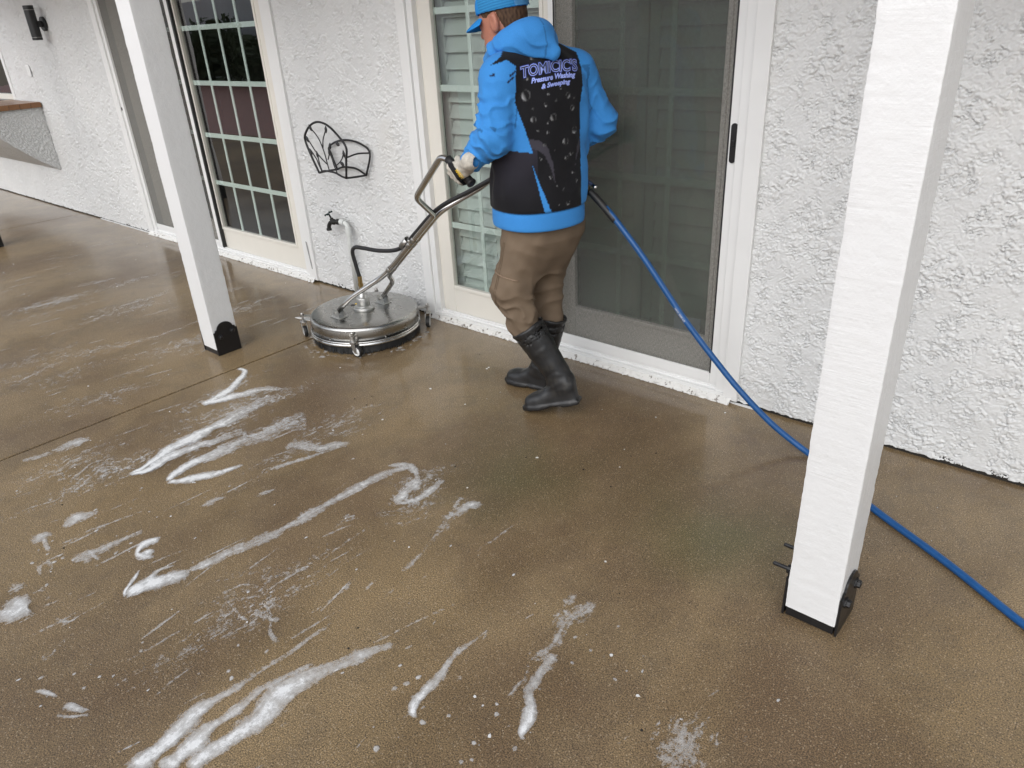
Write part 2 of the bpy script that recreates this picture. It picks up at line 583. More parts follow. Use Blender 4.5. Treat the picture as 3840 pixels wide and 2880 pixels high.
house = empty('house', (0, 0, 0))
tag(house, 'white stucco house wall with two glazed sliding doors along the patio', 'house')

ZT = 2.12                                   # door heads
W1 = stucco_panel('wall', -1.226, 0.45, 0.014, ZT, 0.0032, 21, house)
stucco_panel('wall', -4.470, -3.275, 0.012, ZT, 0.0042, 31, house)
stucco_panel('wall', -9.66, -7.10, 0.012, ZT, 0.0068, 41, house, amp=0.0115)
stucco_panel('wall', -12.2, -9.66, 0.012, 1.10, 0.014, 51, house, amp=0.008)
# plain backing and the wall above the door heads
bm = bmesh.new()
for (a, b) in ((-1.25, 6.5), (-4.50, -3.24), (-9.63, -7.08), (-16, -11.3)):
    add_box(bm, a, b, 0.012, 0.20, 0.01, 2.9)
for (a, b) in ((-3.24, -1.25), (-7.08, -4.50), (-11.3, -9.63)):
    add_box(bm, a, b, 0.002, 0.20, ZT, 2.9)
add_box(bm, -11.3, -9.63, 0.012, 0.20, 0.01, 1.10)
add_box(bm, 0.45, 6.5, 0.0, 0.012, 0.01, ZT)
obj('wall_core', bm, M['stucco'], house)
# sunken dark line where wall meets slab
obj('base_joint', box(-16, 6.5, 0.004, 0.19, -0.005, 0.03), M['dark_gap'], house)
# white lip of old paint along the base, left of the left door, and right of the middle door
def paint_lip(x0, x1, seed):
    r = random.Random(seed)
    poly, n = [], int((x1 - x0) / 0.05)
    for i in range(n + 1):
        poly.append((x0 + (x1 - x0) * i / n, -0.012 - r.random() * 0.008))
    poly += [(x1, -0.002), (x0, -0.002)]
    bm = bmesh.new()
    add_prism(bm, poly, 0.0012, 0.007, lambda u, v, w: (u, v, w))
    obj('paint_lip', bm, M['white_trim'], house)
paint_lip(-8.25, -7.12, 3)
paint_lip(-1.30, -1.13, 4)

# interior seen through the glass
bm = bmesh.new()
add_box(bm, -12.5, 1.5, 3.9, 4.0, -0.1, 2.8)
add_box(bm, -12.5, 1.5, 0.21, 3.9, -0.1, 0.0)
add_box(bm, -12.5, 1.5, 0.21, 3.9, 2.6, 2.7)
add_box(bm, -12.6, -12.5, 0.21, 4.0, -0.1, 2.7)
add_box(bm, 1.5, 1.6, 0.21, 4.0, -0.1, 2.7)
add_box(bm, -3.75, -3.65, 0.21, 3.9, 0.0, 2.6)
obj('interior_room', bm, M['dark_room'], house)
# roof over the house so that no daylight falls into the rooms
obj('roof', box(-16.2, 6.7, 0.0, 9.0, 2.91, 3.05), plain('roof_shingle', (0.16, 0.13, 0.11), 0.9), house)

# rough mortar curb under the door sills
def curb(x0, x1, ztop, seed):
    nx, nz = int((x1 - x0) / 0.007), 9
    g = gfield(nx, 16, 0.007, 0.045, seed, 0.6)[:, :nz]
    g2 = gfield(nx, 16, 0.007, 0.02, seed + 1, 0.5)[:, :nz]
    V = np.zeros((nx, nz, 3))
    for j in range(nz):
        u = j / (nz - 1)
        # profile: foot on the slab, face, rounded top going back under the sill
        y = [-0.040, -0.040, -0.036, -0.031, -0.026, -0.020, -0.014, -0.004, 0.03][j]
        z = [0.001, 0.006, 0.010, 0.016, 0.021, 0.026, 0.029, 0.030, 0.030][j] * ztop / 0.03
        V[:, j, 0] = np.linspace(x0, x1, nx)
        V[:, j, 1] = y + 0.0042 * g[:, j] * (0.35 if j < 1 else 1) + 0.0015 * g2[:, j]
        V[:, j, 2] = z + (0.0012 * g[:, j] + 0.001 * g2[:, j]) * (0 if j == 0 else 1) - (0.004 if j > 6 else 0)
    i = np.arange(nx * nz).reshape(nx, nz)
    F = np.stack([i[:-1, :-1], i[1:, :-1], i[1:, 1:], i[:-1, 1:]], -1).reshape(-1, 4)
    link('door_curb', np_mesh('door_curb', V.reshape(-1, 3), F), M['mortar'], house, smooth=True)
curb(-3.235, -1.245, 0.030, 61)
curb(-7.10, -4.48, 0.030, 71)

def dx(x, y):                       # same line of sight, set back into the reveal
    return x * (1 + y / 2.895)

def bar(name, x0, x1, y0, y1, z0, z1, m, parent, bev=0.003):
    return obj(name, box(min(x0, x1), max(x0, x1), y0, y1, z0, z1, bev), m, parent)

# ------------------------------------------------------------------ sliding door in the middle
def sliding_door(x_l, x_r, cas, label, frame_w=0.044):
    """outer frame: casing boards, jambs, head, stepped sill"""
    bm = bmesh.new()
    add_box(bm, x_l + cas, x_l + cas + frame_w, -0.004, 0.15, 0.022, ZT - 0.03, 0.003)
    add_box(bm, x_r - cas - frame_w, x_r - cas, -0.004, 0.15, 0.022, ZT - 0.03, 0.003)
    add_box(bm, x_l + cas, x_r - cas, -0.004, 0.15, ZT - 0.03, ZT + 0.02, 0.003)
    add_box(bm, x_l + cas + 0.001, x_r - cas - 0.001, -0.016, 0.006, 0.023, 0.041, 0.003)     # nosing
    add_box(bm, x_l + cas + 0.002, x_r - cas - 0.002, 0.006, 0.15, 0.023, 0.052, 0.003)       # upper step
    add_box(bm, x_l + cas + frame_w, x_r - cas - frame_w, 0.012, 0.018, 0.052, 0.064, 0.001)  # screen track
    d = obj('sliding_door', bm, M['white_trim'], house)
    d['label'] = label
    for nm, a, b in (('casing', x_l, x_l + cas), ('casing', x_r - cas, x_r)):
        bar(nm, a, b, -0.018, 0.01, 0.016, ZT + 0.06, M['white_trim'], d)
    bar('casing', x_l + 0.001, x_r - 0.001, -0.017, 0.01, ZT - 0.01, ZT + 0.07, M['white_trim'], d)
    return d

def panel(door, x0, x1, yf, stile_l, stile_r, rail, cols, mat_frame, rows=(0.59, 0.957, 1.334, 1.705), ztop=2.08, zbot=0.055, glass='glass'):
    """glazed panel: stiles and rails, bead, pane, muntin bars"""
    yb = yf + 0.035
    gx0, gx1, gz0, gz1 = x0 + stile_l, x1 - stile_r, zbot + rail, ztop - 0.09
    bar('stile', x0, gx0, yf, yb, zbot, ztop, mat_frame, door)
    bar('stile', gx1, x1, yf, yb, zbot, ztop, mat_frame, door)
    bar('rail', gx0, gx1, yf + 0.001, yb, zbot, gz0, mat_frame, door)
    bar('rail', gx0, gx1, yf + 0.001, yb, gz1, ztop, mat_frame, door)
    bm = bmesh.new()                                          # raised bead round the glass
    for a, b, c, e in ((gx0 - 0.016, gx0 + 0.006, gz0 - 0.016, gz1 + 0.01), (gx1 - 0.006, gx1 + 0.016, gz0 - 0.016, gz1 + 0.01)):
        add_box(bm, a, b, yf - 0.007, yf + 0.02, c, e, 0.004)
    for c, e in ((gz0 - 0.018, gz0 + 0.006), (gz1 - 0.006, gz1 + 0.016)):
        add_box(bm, gx0 + 0.006, gx1 - 0.006, yf - 0.0065, yf + 0.02, c, e, 0.004)
    obj('glazing_bead', bm, mat_frame, door)
    obj('pane', box(gx0 - 0.004, gx1 + 0.004, yf + 0.016, yf + 0.020, gz0 - 0.004, gz1 + 0.004), M[glass], door)
    w = (gx1 - gx0) / cols
    for i in range(1, cols):
        bar('muntin', gx0 + w * i - 0.0125, gx0 + w * i + 0.0125, yf + 0.0215, yf + 0.030, gz0, gz1, M['muntin'], door, 0.002)
    for z in rows:
        bar('muntin', gx0, gx1, yf + 0.0225, yf + 0.0315, z - 0.0165, z + 0.0165, M['muntin'], door, 0.002)
    return gx0, gx1, gz0, gz1

def louvers(door, x0, x1, z0, z1, y, pitch=0.083):
    """closed plantation shutters: frame and tilted slats"""
    bm = bmesh.new()
    for a, b in ((x0, x0 + 0.05), (x1 - 0.05, x1)):
        add_box(bm, a, b, y - 0.014, y + 0.014, z0, z1, 0.003)
    for c, e in ((z0, z0 + 0.06), (z1 - 0.07, z1)):
        add_box(bm, x0 + 0.05, x1 - 0.05, y - 0.013, y + 0.013, c, e, 0.003)
    obj('shutter_frame', bm, M['shutter'], door)
    me = None
    n = int((z1 - z0 - 0.13) / pitch)
    for i in range(n):
        zc = z0 + 0.06 + pitch * (i + 0.5)
        if me is None:
            bm = box(x0 + 0.052, x1 - 0.052, -0.004, 0.004, -0.049, 0.049, 0.002)
            bmesh.ops.rotate(bm, verts=bm.verts, cent=(0, 0, 0), matrix=Matrix.Rotation(math.radians(-22), 3, 'X'))
            o = obj('louver', bm, M['shutter'], door, (0, y, zc))
            me = o.data
        else:
            link('louver', me, None, door, (0, y, zc))

mid = sliding_door(-3.288, -1.218, 0.070, 'sliding door with shutters behind glass and a grey insect screen on its right half')
g = panel(mid, -3.210, -2.290, 0.030, 0.135, 0.055, 0.165, 3, M['cream_vinyl'])
louvers(mid, -3.13, -2.735, 0.12, 2.05, 0.135)
louvers(mid, -2.725, -2.30, 0.12, 2.05, 0.135)
panel(mid, -2.310, -1.360, 0.072, 0.110, 0.075, 0.200, 3, M['cream_vinyl'], glass='tinted_glass')
louvers(mid, -2.29, -1.85, 0.12, 2.05, 0.165)
louvers(mid, -1.84, -1.38, 0.12, 2.05, 0.165)
# insect screen on the right half
bm = bmesh.new()
sx0, sx1, sz0, sz1 = -2.285, -1.330, 0.066, 2.075
add_box(bm, sx0, sx0 + 0.034, 0.004, 0.024, sz0, sz1, 0.004)
add_box(bm, sx1 - 0.040, sx1, 0.004, 0.024, sz0, sz1, 0.004)
add_box(bm, sx0 + 0.034, sx1 - 0.040, 0.0045, 0.0235, sz0, sz0 + 0.052, 0.004)
add_box(bm, sx0 + 0.034, sx1 - 0.040, 0.0045, 0.0235, sz1 - 0.05, sz1, 0.004)
obj('screen_frame', bm, M['white_trim'], mid)
bm = bmesh.new()
for q in ((sx0 + 0.030, sx0 + 0.037, sz0 + 0.05, sz1 - 0.05), (sx1 - 0.043, sx1 - 0.036, sz0 + 0.05, sz1 - 0.05)):
    add_box(bm, q[0], q[1], 0.0035, 0.006, q[2], q[3])
obj('screen_seal', bm, M['black_rubber'], mid)
obj('insect_screen', box(sx0 + 0.03, sx1 - 0.036, 0.0125, 0.0133, sz0 + 0.048, sz1 - 0.046), M['insect_screen'], mid)

def pull_handle(parent, x, y, z, h=0.155, w=0.026):
    """flush oval pull: dark recess in a rounded plate"""
    bm = bmesh.new()
    pl = []
    for i in range(24):
        a = 2 * PI * i / 24
        pl.append((x + math.cos(a) * w / 2, z + (h / 2 - w / 2) * (1 if math.sin(a) > 0 else -1) + math.sin(a) * w / 2))
    add_prism(bm, pl, y - 0.004, y + 0.004)
    add_box(bm, x - 0.006, x + 0.006, y - 0.012, y - 0.003, z - 0.012, z + 0.012, 0.002)
    o = obj('handle', bm, M['black_paint'], parent)
    return o
pull_handle(mid, -1.345, 0.002, 1.155)
# small printed sticker on the glass behind the screen
bm = box(-1.615, -1.475, 0.0850, 0.0856, 0.262, 0.335)
obj('sticker', bm, plain('sticker_film', (0.16, 0.21, 0.22), 0.5), mid)

# ------------------------------------------------------------------ sliding door on the left
left = sliding_door(-7.114, -4.455, 0.088, 'sliding door with muntin grid reflecting the dark garden, behind the left post', 0.05)
panel(left, -5.905, -4.600, 0.030, 0.140, 0.115, 0.172, 4, M['cream_vinyl'])
panel(left, -6.985, -5.860, 0.072, 0.270, 0.110, 0.190, 4, M['cream_vinyl'])
bm = bmesh.new()
sx0, sx1 = -7.020, -5.800
add_box(bm, sx0, sx0 + 0.045, 0.004, 0.024, sz0, sz1, 0.004)
add_box(bm, sx1 - 0.050, sx1, 0.004, 0.024, sz0, sz1, 0.004)
add_box(bm, sx0 + 0.045, sx1 - 0.050, 0.0045, 0.0235, sz0, sz0 + 0.045, 0.004)
add_box(bm, sx0 + 0.045, sx1 - 0.050, 0.0045, 0.0235, sz1 - 0.05, sz1, 0.004)
obj('screen_frame', bm, M['white_trim'], left)
obj('insect_screen', box(sx0 + 0.04, sx1 - 0.046, 0.0125, 0.0133, sz0 + 0.042, sz1 - 0.046), M['insect_screen'], left)
pull_handle(left, -7.020, 0.002, 1.115, 0.15, 0.024)
bm = bmesh.new()
add_box(bm, -5.796, -5.772, 0.002, 0.028, 0.06, 2.07, 0.002)
obj('weather_strip', bm, M['black_rubber'], left)
# bare metal patch where the paint came off the right casing
pp = [(-4.520, 0.30), (-4.503, 0.295), (-4.497, 0.24), (-4.495, 0.19), (-4.488, 0.14), (-4.489, 0.10), (-4.497, 0.098), (-4.503, 0.13), (-4.507, 0.18), (-4.515, 0.24)]
bm = bmesh.new()
add_prism(bm, pp, -0.0195, -0.0183)
obj('bare_patch', bm, plain('bare_primer', (0.30, 0.30, 0.30), 0.6), left)

# ------------------------------------------------------------------ window and tiled ledge at the far left
win = obj('window', box(-11.28, -9.70, 0.03, 0.08, 1.10, 1.13), M['white_trim'], house)
for a, b in ((-9.70, -9.63), (-11.35, -11.28)):
    bar('frame', a, b, -0.012, 0.08, 1.127, ZT, M['white_trim'], win)
bar('frame', -9.80, -9.70, 0.02, 0.06, 1.13, ZT, M['cream_vinyl'], win)
bar('sill', -11.28, -9.70, -0.01, 0.03, 1.129, 1.185, M['cream_vinyl'], win)
obj('pane', box(-11.28, -9.80, 0.035, 0.039, 1.18, ZT), M['glass'], win)

ledge = empty('tile_ledge')
ledge.parent = house
ledge['label'] = 'brown tiled ledge under the window at the far left'
obj('ledge_core', box(-11.6, -8.935, -0.62, -0.008, 1.075, 1.118), M['grout'], ledge)
bm = bmesh.new()                                             # sloping stucco corbel that carries it
xs = (-11.5, -8.965)
prof = [(-0.004, 0.44), (-0.15, 0.54), (-0.34, 0.70), (-0.46, 0.82), (-0.56, 0.95), (-0.57, 1.074), (-0.004, 1.074)]
add_prism(bm, prof, xs[0], xs[1], lambda u, v, w: (w, u, v))
obj('corbel', bm, M['stucco_bump'], ledge)
ny_, nz_ = 110, 110
cg = gfield(ny_, nz_, 0.006, 0.034, 77, 0.55) + 0.7 * gfield(ny_, nz_, 0.006, 0.018, 78, 0.5)
cg = np.clip(cg / 0.15 + 0.5, 0, 1) * 0.008
yy = np.linspace(-0.57, -0.002, ny_)
zb = np.interp(yy, [-0.57, -0.56, -0.46, -0.34, -0.15, -0.004], [1.06, 0.95, 0.82, 0.70, 0.54, 0.44])
tt_ = np.linspace(0, 1, nz_)[None, :]
CV = np.stack([xs[1] + 0.001 + cg, np.repeat(yy[:, None], nz_, 1), zb[:, None] * (1 - tt_) + 1.074 * tt_], -1).reshape(-1, 3)
ii = np.arange(ny_ * nz_).reshape(ny_, nz_)
CF = np.stack([ii[:-1, :-1], ii[1:, :-1], ii[1:, 1:], ii[:-1, 1:]], -1).reshape(-1, 4)
link('corbel_face', np_mesh('corbel_face', CV, CF), M['stucco'], ledge, smooth=True)
def tile_mat():
    t = NT('terracotta_tile')
    oi = t.n('ObjectInfo')
    c = t.mix(oi.outputs['Random'], (0.19, 0.085, 0.034), (0.27, 0.135, 0.055))
    c = t.mix(t.math('MULTIPLY', t.noise(40, 4), 0.4), c, (0.14, 0.06, 0.025))
    t.p(Base_Color=c, Roughness=0.3)
    return t.m
M['tile'] = tile_mat()
te = None
for i in range(6):                                           # edge tiles on the end face
    y = -0.010 - 0.101 * i
    if te is None:
        te = obj('tile', box(0, 0.009, -0.0975, 0, 0, 0.047, 0.003), M['tile'], ledge, (-8.935, y, 1.076))
    else:
        link('tile', te.data, None, ledge, (-8.935, y, 1.076))
tt = None
for i in range(6):
    for j in range(9):
        L = (-8.937 - 0.101 * j, -0.010 - 0.101 * i, 1.1185)
        if tt is None:
            tt = obj('tile', box(-0.0975, 0, -0.0975, 0, 0, 0.008, 0.0025), M['tile'], ledge, L)
        else:
            link('tile', tt.data, None, ledge, L)

# ------------------------------------------------------------------ patio cover on posts
def post_mesh():
    """square rough-sawn post, 0.15 m, slightly wavy faces and worn edges"""
    a, z0, z1, nz, ns = 0.0735, 0.036, 2.40, 240, 14
    ring = []
    for s in range(4):
        for i in range(ns):
            t = i / ns * 2 - 1
            ring.append([(t, -1), (1, t), (-t, 1), (-1, -t)][s])
    ring = np.array(ring)
    rr = np.random.default_rng(5)
    k = len(ring)
    V = np.zeros((nz + 1, k, 3))
    h = gfield(nz + 1, k, 0.01, 0.05, 91, 0.8, 0.35) * 0.00028 + gfield(nz + 1, k, 0.01, 0.25, 92, 0.6) * 0.00022
    row = rr.standard_normal(nz + 1) * 0.00018
    corner = (np.abs(ring) > 0.93).all(1)
    for j in range(nz + 1):
        sc = a + h[j] + row[j] - corner * 0.0012
        V[j, :, 0] = ring[:, 0] * sc
        V[j, :, 1] = ring[:, 1] * sc
        V[j, :, 2] = z0 + (z1 - z0) * j / nz
    i = np.arange((nz + 1) * k).reshape(nz + 1, k)
    n2 = np.roll(i, -1, axis=1)
    F = np.stack([i[:-1], n2[:-1], n2[1:], i[1:]], -1).reshape(-1, 4)
    V = V.reshape(-1, 3)
    c = len(V)
    V = np.vstack([V, [[0, 0, z0], [0, 0, z1]]])
    cap = [(int(i[0, j]), c, c, int(n2[0, j])) for j in range(k)]
    me = bpy.data.meshes.new('post_shaft')
    faces = [tuple(int(q) for q in f) for f in F] + [(int(n2[0, j]), int(i[0, j]), c) for j in range(k)]
    me.from_pydata([tuple(v) for v in V], [], faces)
    me.update()
    me.polygons.foreach_set('use_smooth', np.ones(len(me.polygons), dtype=bool))
    me.set_sharp_from_angle(angle=math.radians(24))
    return me
PM = post_mesh()
def scallop(side):
    """ornamental side plate of the post base"""
    w = 0.0725
    pts = [(-w, 0.002), (w, 0.002), (w, 0.138), (0.062, 0.141), (0.061, 0.150), (0.050, 0.153)]
    for i in range(11):
        a = PI * (0.05 + 0.90 * i / 10)
        pts.append((0.049 * math.cos(a), 0.150 + 0.040 * math.sin(a)))
    pts += [(-0.050, 0.153), (-0.061, 0.150), (-0.062, 0.141), (-w, 0.138)]
    bm = bmesh.new()
    x = 0.0748 * side
    add_prism(bm, pts, x, x + 0.006 * side, lambda u, v, q: (q, u, v))
    return bm
def make_post(loc, label):
    p = empty('patio_post', loc)
    tag(p, label, 'post', 'white posts of the patio cover')
    link('post_shaft', PM, M['post_paint'], p)
    bm = bmesh.new()
    add_box(bm, -0.070, 0.070, -0.070, 0.070, 0.003, 0.034, 0.002)
    obj('post_base', bm, M['black_paint'], p)
    for s in (-1, 1):
        pl = obj('bracket_plate', scallop(s), M['black_paint'], p)
        for y, z in ((-0.036, 0.108), (0.040, 0.128)):
            bm = bmesh.new()
            if s > 0:
                add_lathe(bm, [(0, 0.0), (0.017, 0.0), (0.017, 0.004), (0.0125, 0.005), (0.0125, 0.014), (0.009, 0.016), (0, 0.016)], 6, (0.081, y, z), axis_matrix((1, 0, 0)))
            else:
                add_lathe(bm, [(0, 0.0), (0.014, 0.0), (0.014, 0.010), (0.0062, 0.011), (0.0062, 0.052), (0.0045, 0.055), (0, 0.055)], 12, (-0.081, y, z + 0.035), axis_matrix((-1, 0, 0)))
            obj('bolt', bm, M['black_paint'], pl)
    return p
PY = -1.080
make_post((-0.4515, PY, 0), 'thick white post nearest the camera, with the blue hose passing behind it')
make_post((-3.912, PY, 0), 'white post in front of the left glass door, scalloped black bracket at its foot')
make_post((-8.025, PY, 0), 'post at the left edge of the frame, only its black foot showing')

pc = empty('patio_cover', (0, PY, 2.4))
tag(pc, 'white timber patio cover carried by the posts, above the frame', 'patio cover')
PWH = plain('cover_paint', (0.74, 0.745, 0.735), 0.6)
place(obj('beam', box(-9.5, 5.5, PY - 0.07, PY + 0.07, 2.402, 2.58, 0.004), PWH, pc), (0, PY, 2.4))
rb = None
for i in range(25):
    x = -9.3 + 0.6 * i
    if rb is None:
        rb = place(obj('rafter', box(-0.02, 0.02, -1.42, -0.02, 2.582, 2.72), PWH, pc, (x, 0, 0)), (0, PY, 2.4))
    else:
        link('rafter', rb.data, None, pc, (x, -PY, -2.4))
place(obj('roof_deck', box(-9.6, 5.6, -1.45, -0.003, 2.722, 2.76), PWH, pc), (0, PY, 2.4))

# ------------------------------------------------------------------ the garden that the left door's glass mirrors
gw = obj('garden_wall', box(-46, 14, -14.2, -14.0, -0.16, 2.95), plain('garden_wall_paint', (0.72, 0.72, 0.73), 0.8, var=0.15, scale=1.5))
tag(gw, 'pale garden wall beyond the terrace, mirrored in the left glass door', 'garden wall')
def leaf_cloud(name, boxes, n, size, parent=None, seed=1, col=(0.06, 0.085, 0.035)):
    r = np.random.default_rng(seed)
    V, F = [], []
    P = []
    for (c, e) in boxes:
        q = r.standard_normal((n, 3))
        q /= np.linalg.norm(q, axis=1)[:, None]
        q *= (r.random((n, 1)) ** 0.33) * (0.8 + 0.4 * r.random((n, 1)))
        P.append(np.array(c) + q * np.array(e))
    P = np.vstack(P)
    k = len(P)
    a = r.standard_normal((k, 3)); a /= np.linalg.norm(a, axis=1)[:, None]
    b = np.cross(a, r.standard_normal((k, 3))); b /= np.linalg.norm(b, axis=1)[:, None]
    s = size * (0.6 + 0.8 * r.random((k, 1)))
    V = np.stack([P - a * s, P - b * s * 0.45, P + a * s, P + b * s * 0.45], 1).reshape(-1, 3)
    F = np.arange(4 * k).reshape(k, 4)
    return link(name, np_mesh(name, V, F), plain(name + '_leaf', col, 0.6, var=0.5, scale=3), parent)
for i, (x, h, w) in enumerate(((-32.6, 1.5, 1.7), (-28.6, 2.2, 2.1), (-25.0, 1.7, 1.5))):
    s = empty('garden_shrub', (x, -12.9, -0.1))
    tag(s, ['low shrub mirrored at the left edge of', 'tall dark shrub mirrored in the middle of', 'middling shrub mirrored at the right edge of'][i] + ' the left glass door', 'shrub', 'shrubs along the garden wall')
    leaf_cloud('foliage', [((0, 0, h * 0.5), (w, 0.8, h * 0.55)), ((w * 0.5, 0.1, h * 0.55), (w * 0.6, 0.6, h * 0.5)), ((-w * 0.5, 0.1, h * 0.5), (w * 0.6, 0.7, h * 0.45))], 1100, 0.12, s, 100 + i)
    bm = bmesh.new()
    add_tube(bm, [Vector((0, 0, -0.05)), Vector((0.05, 0, h * 0.3)), Vector((0, 0.05, h * 0.6))], lambda t: 0.05 - 0.03 * t, 8)
    obj('stem', bm, plain('bark', (0.06, 0.045, 0.03), 0.9), s)

# ================================================================== THINGS ON THE WALL
# ------------------------------------------------------------------ wall lamp
LX = -8.19
lamp = empty('wall_lamp', (LX, 0, 1.82))
tag(lamp, 'black cylinder wall lamp on the stucco at the upper left', 'lamp')
def lamp_part(name, bm, m):
    return place(obj(name, bm, m, lamp, smooth=False), (LX, 0, 1.82))
lamp_part('tube', lathe([(0.036, 1.690), (0.043, 1.692), (0.043, 1.710), (0.0415, 1.712), (0.0415, 1.716), (0.043, 1.718), (0.043, 1.936), (0.0415, 1.938), (0.0415, 1.942), (0.043, 1.944), (0.043, 1.974), (0.036, 1.976), (0.034, 1.96), (0, 1.955)], 40, (LX, -0.105, 0)), M['black_iron'])
for z in (1.7135, 1.9395):
    lamp_part('trim_ring', lathe([(0.0412, z - 0.0012), (0.0420, z - 0.0012), (0.0420, z + 0.0012), (0.0412, z + 0.0012)], 40, (LX, -0.105, 0)), M['zinc'])
lamp_part('arm', lathe([(0.027, 0), (0.027, 0.05)], 28, (LX, -0.07, 1.822), axis_matrix((0, 1, 0))), M['black_iron'])
lamp_part('back_plate', lathe([(0, 0), (0.058, 0), (0.060, 0.003), (0.060, 0.024), (0.0, 0.024)], 40, (LX, -0.031, 1.822), axis_matrix((0, 1, 0))), M['black_iron'])

# ------------------------------------------------------------------ blank outlet cover
oc = obj('outlet_cover', box(-9.02, -8.93, -0.016, -0.006, 1.365, 1.475, 0.004), M['white_trim'])
tag(oc, 'small painted outlet cover on the stucco below the wall lamp', 'outlet cover')

# ------------------------------------------------------------------ iron basket
BK = (-3.85, -0.02, 0.85)
bk = empty('wall_basket', BK)
tag(bk, 'black wrought iron wall basket with leaf ornaments above the tap', 'basket')
def iron(name, pts, r, closed=False, n=6, sub=None):
    P = [Vector(p) for p in pts]
    if closed: P = P + [P[0]]
    return place(obj(name, tube(catmull(P, n), r, 8), M['black_iron'], bk, smooth=True), BK)
yA, yB = -0.022, -0.180
A = [(-3.714, .832), (-3.652, .968), (-3.737, 1.019), (-3.866, 1.032), (-3.978, 1.014), (-4.053, .978), (-4.043, .937), (-4.002, .844)]
iron('back_frame', [(x, yA, z) for x, z in A], 0.0062)
iron('back_frame', [(-4.002, yA, .844), (-3.95, yA, .862), (-3.897, yA, .867), (-3.81, yA, .865), (-3.75, yA, .846), (-3.714, yA, .832)], 0.0062)
Bp = [(-3.975, .852), (-4.03, .95), (-4.068, 1.046), (-4.037, 1.098), (-3.981, 1.136), (-3.912, 1.155), (-3.830, 1.145), (-3.748, 1.102), (-3.666, 1.026), (-3.682, .948), (-3.706, .843)]
fb = iron('front_frame', [(x, yB, z) for x, z in Bp], 0.0068)
iron('front_frame', [(-3.975, yB, .852), (-3.93, yB, .866), (-3.887, yB, .870), (-3.81, yB, .866), (-3.75, yB, .850), (-3.706, yB, .843)], 0.0062)
iron('side_bar', [(-3.706, yB, .843), (-3.71, -.1, .836), (-3.714, yA, .832)], 0.0062)
iron('side_bar', [(-3.975, yB, .852), (-3.99, -.1, .85), (-4.002, yA, .844)], 0.0062)
iron('side_bar', [(-3.69, yB, .96), (-3.67, -.1, .975), (-3.652, yA, .968)], 0.005)
for st in ([(-3.865, .868), (-3.875, .915), (-3.89, .985), (-3.925, 1.06), (-3.985, 1.115)],
           [(-3.895, 1.005), (-3.88, 1.055), (-3.845, 1.105), (-3.833, 1.120)],
           [(-3.88, .912), (-3.93, .945), (-3.98, .985), (-4.02, 1.03), (-4.045, 1.06)],
           [(-3.945, .862), (-3.965, .90), (-3.98, .935), (-4.02, .98)],
           [(-3.94, .863), (-3.955, .905), (-3.962, .955)],
           [(-3.862, .94), (-3.845, .965), (-3.835, .985)],
           [(-3.79, .868), (-3.81, .91), (-3.82, .95), (-3.842, 1.0), (-3.83, 1.02)],
           [(-3.805, .905), (-3.76, .925), (-3.72, .955), (-3.70, 0.985)]):
    iron('stem', [(x, yB, z) for x, z in st], 0.0036)
def leaf(x, z, rot, s=1.0):
    bm = bmesh.new()
    pts = [(0, -.022), (.010, -.012), (.014, .002), (.008, .014), (0, .024), (-.008, .014), (-.014, .002), (-.010, -.012)]
    ca, sa = math.cos(rot), math.sin(rot)
    ring = [bm.verts.new((x + s * (u * ca - v * sa), yB - 0.001, z + s * (u * sa + v * ca))) for u, v in pts]
    t1, t2 = bm.verts.new((x, yB - 0.008, z)), bm.verts.new((x, yB + 0.007, z))
    for i in range(8):
        bm.faces.new((ring[i], ring[(i + 1) % 8], t1))
        bm.faces.new((ring[(i + 1) % 8], ring[i], t2))
    bmesh.ops.recalc_face_normals(bm, faces=bm.faces)
    place(obj('leaf', bm, M['black_iron'], bk), BK)
for x, z, a in ((-3.99, 1.118, .6), (-3.835, 1.115, -.2), (-4.042, 1.05, .5), (-4.025, .975, .4), (-3.963, .962, .1), (-3.835, .985, -.4), (-3.742, 1.04, 1.2), (-3.695, .985, .1), (-3.725, .925, 1.3), (-3.82, 1.02, -.3)):
    leaf(x, z, a, 1.05)

# ------------------------------------------------------------------ garden tap on its pipe
SP = (-3.945, -0.052, 0.0)
tap = empty('garden_tap', SP)
tag(tap, 'dark garden tap on a white painted pipe between the two glass doors', 'tap')
pp = smooth_path([(-3.948, -0.052, 0.0), (-3.945, -0.052, 0.505), (-4.005, -0.060, 0.517)], 0.03, 6)
place(obj('pipe', tube(pp, 0.0155, 14), M['white_pvc'], tap, smooth=True), SP)
bm = bmesh.new()
add_lathe(bm, [(0.019, -0.02), (0.020, 0.0), (0.020, 0.034), (0.0185, 0.036)], 16, (-3.945, -0.052, 0.45))
add_lathe(bm, [(0.0, -0.018), (0.020, -0.018), (0.020, 0.018), (0.0, 0.018)], 16, (-3.985, -0.058, 0.514), axis_matrix((1, 0, -.1)))
place(obj('elbow_collar', bm, M['white_pvc'], tap), SP)
bm = bmesh.new()
add_lathe(bm, [(0.0, 0), (0.015, 0), (0.015, 0.022), (0.019, 0.023), (0.019, 0.036), (0.013, 0.038), (0.014, 0.060), (0.019, 0.062), (0.019, 0.078), (0.0, 0.080)], 14, (-4.000, -0.060, 0.516), axis_matrix((-1, -0.1, -0.12)))
add_tube(bm, catmull([(-4.075, -0.067, 0.507), (-4.100, -0.070, 0.500), (-4.118, -0.073, 0.478), (-4.122, -0.075, 0.456)], 5), 0.0135, 12)
add_lathe(bm, [(0.0165, 0), (0.0175, 0.003), (0.0175, 0.014), (0.012, 0.015)], 14, (-4.122, -0.075, 0.446))
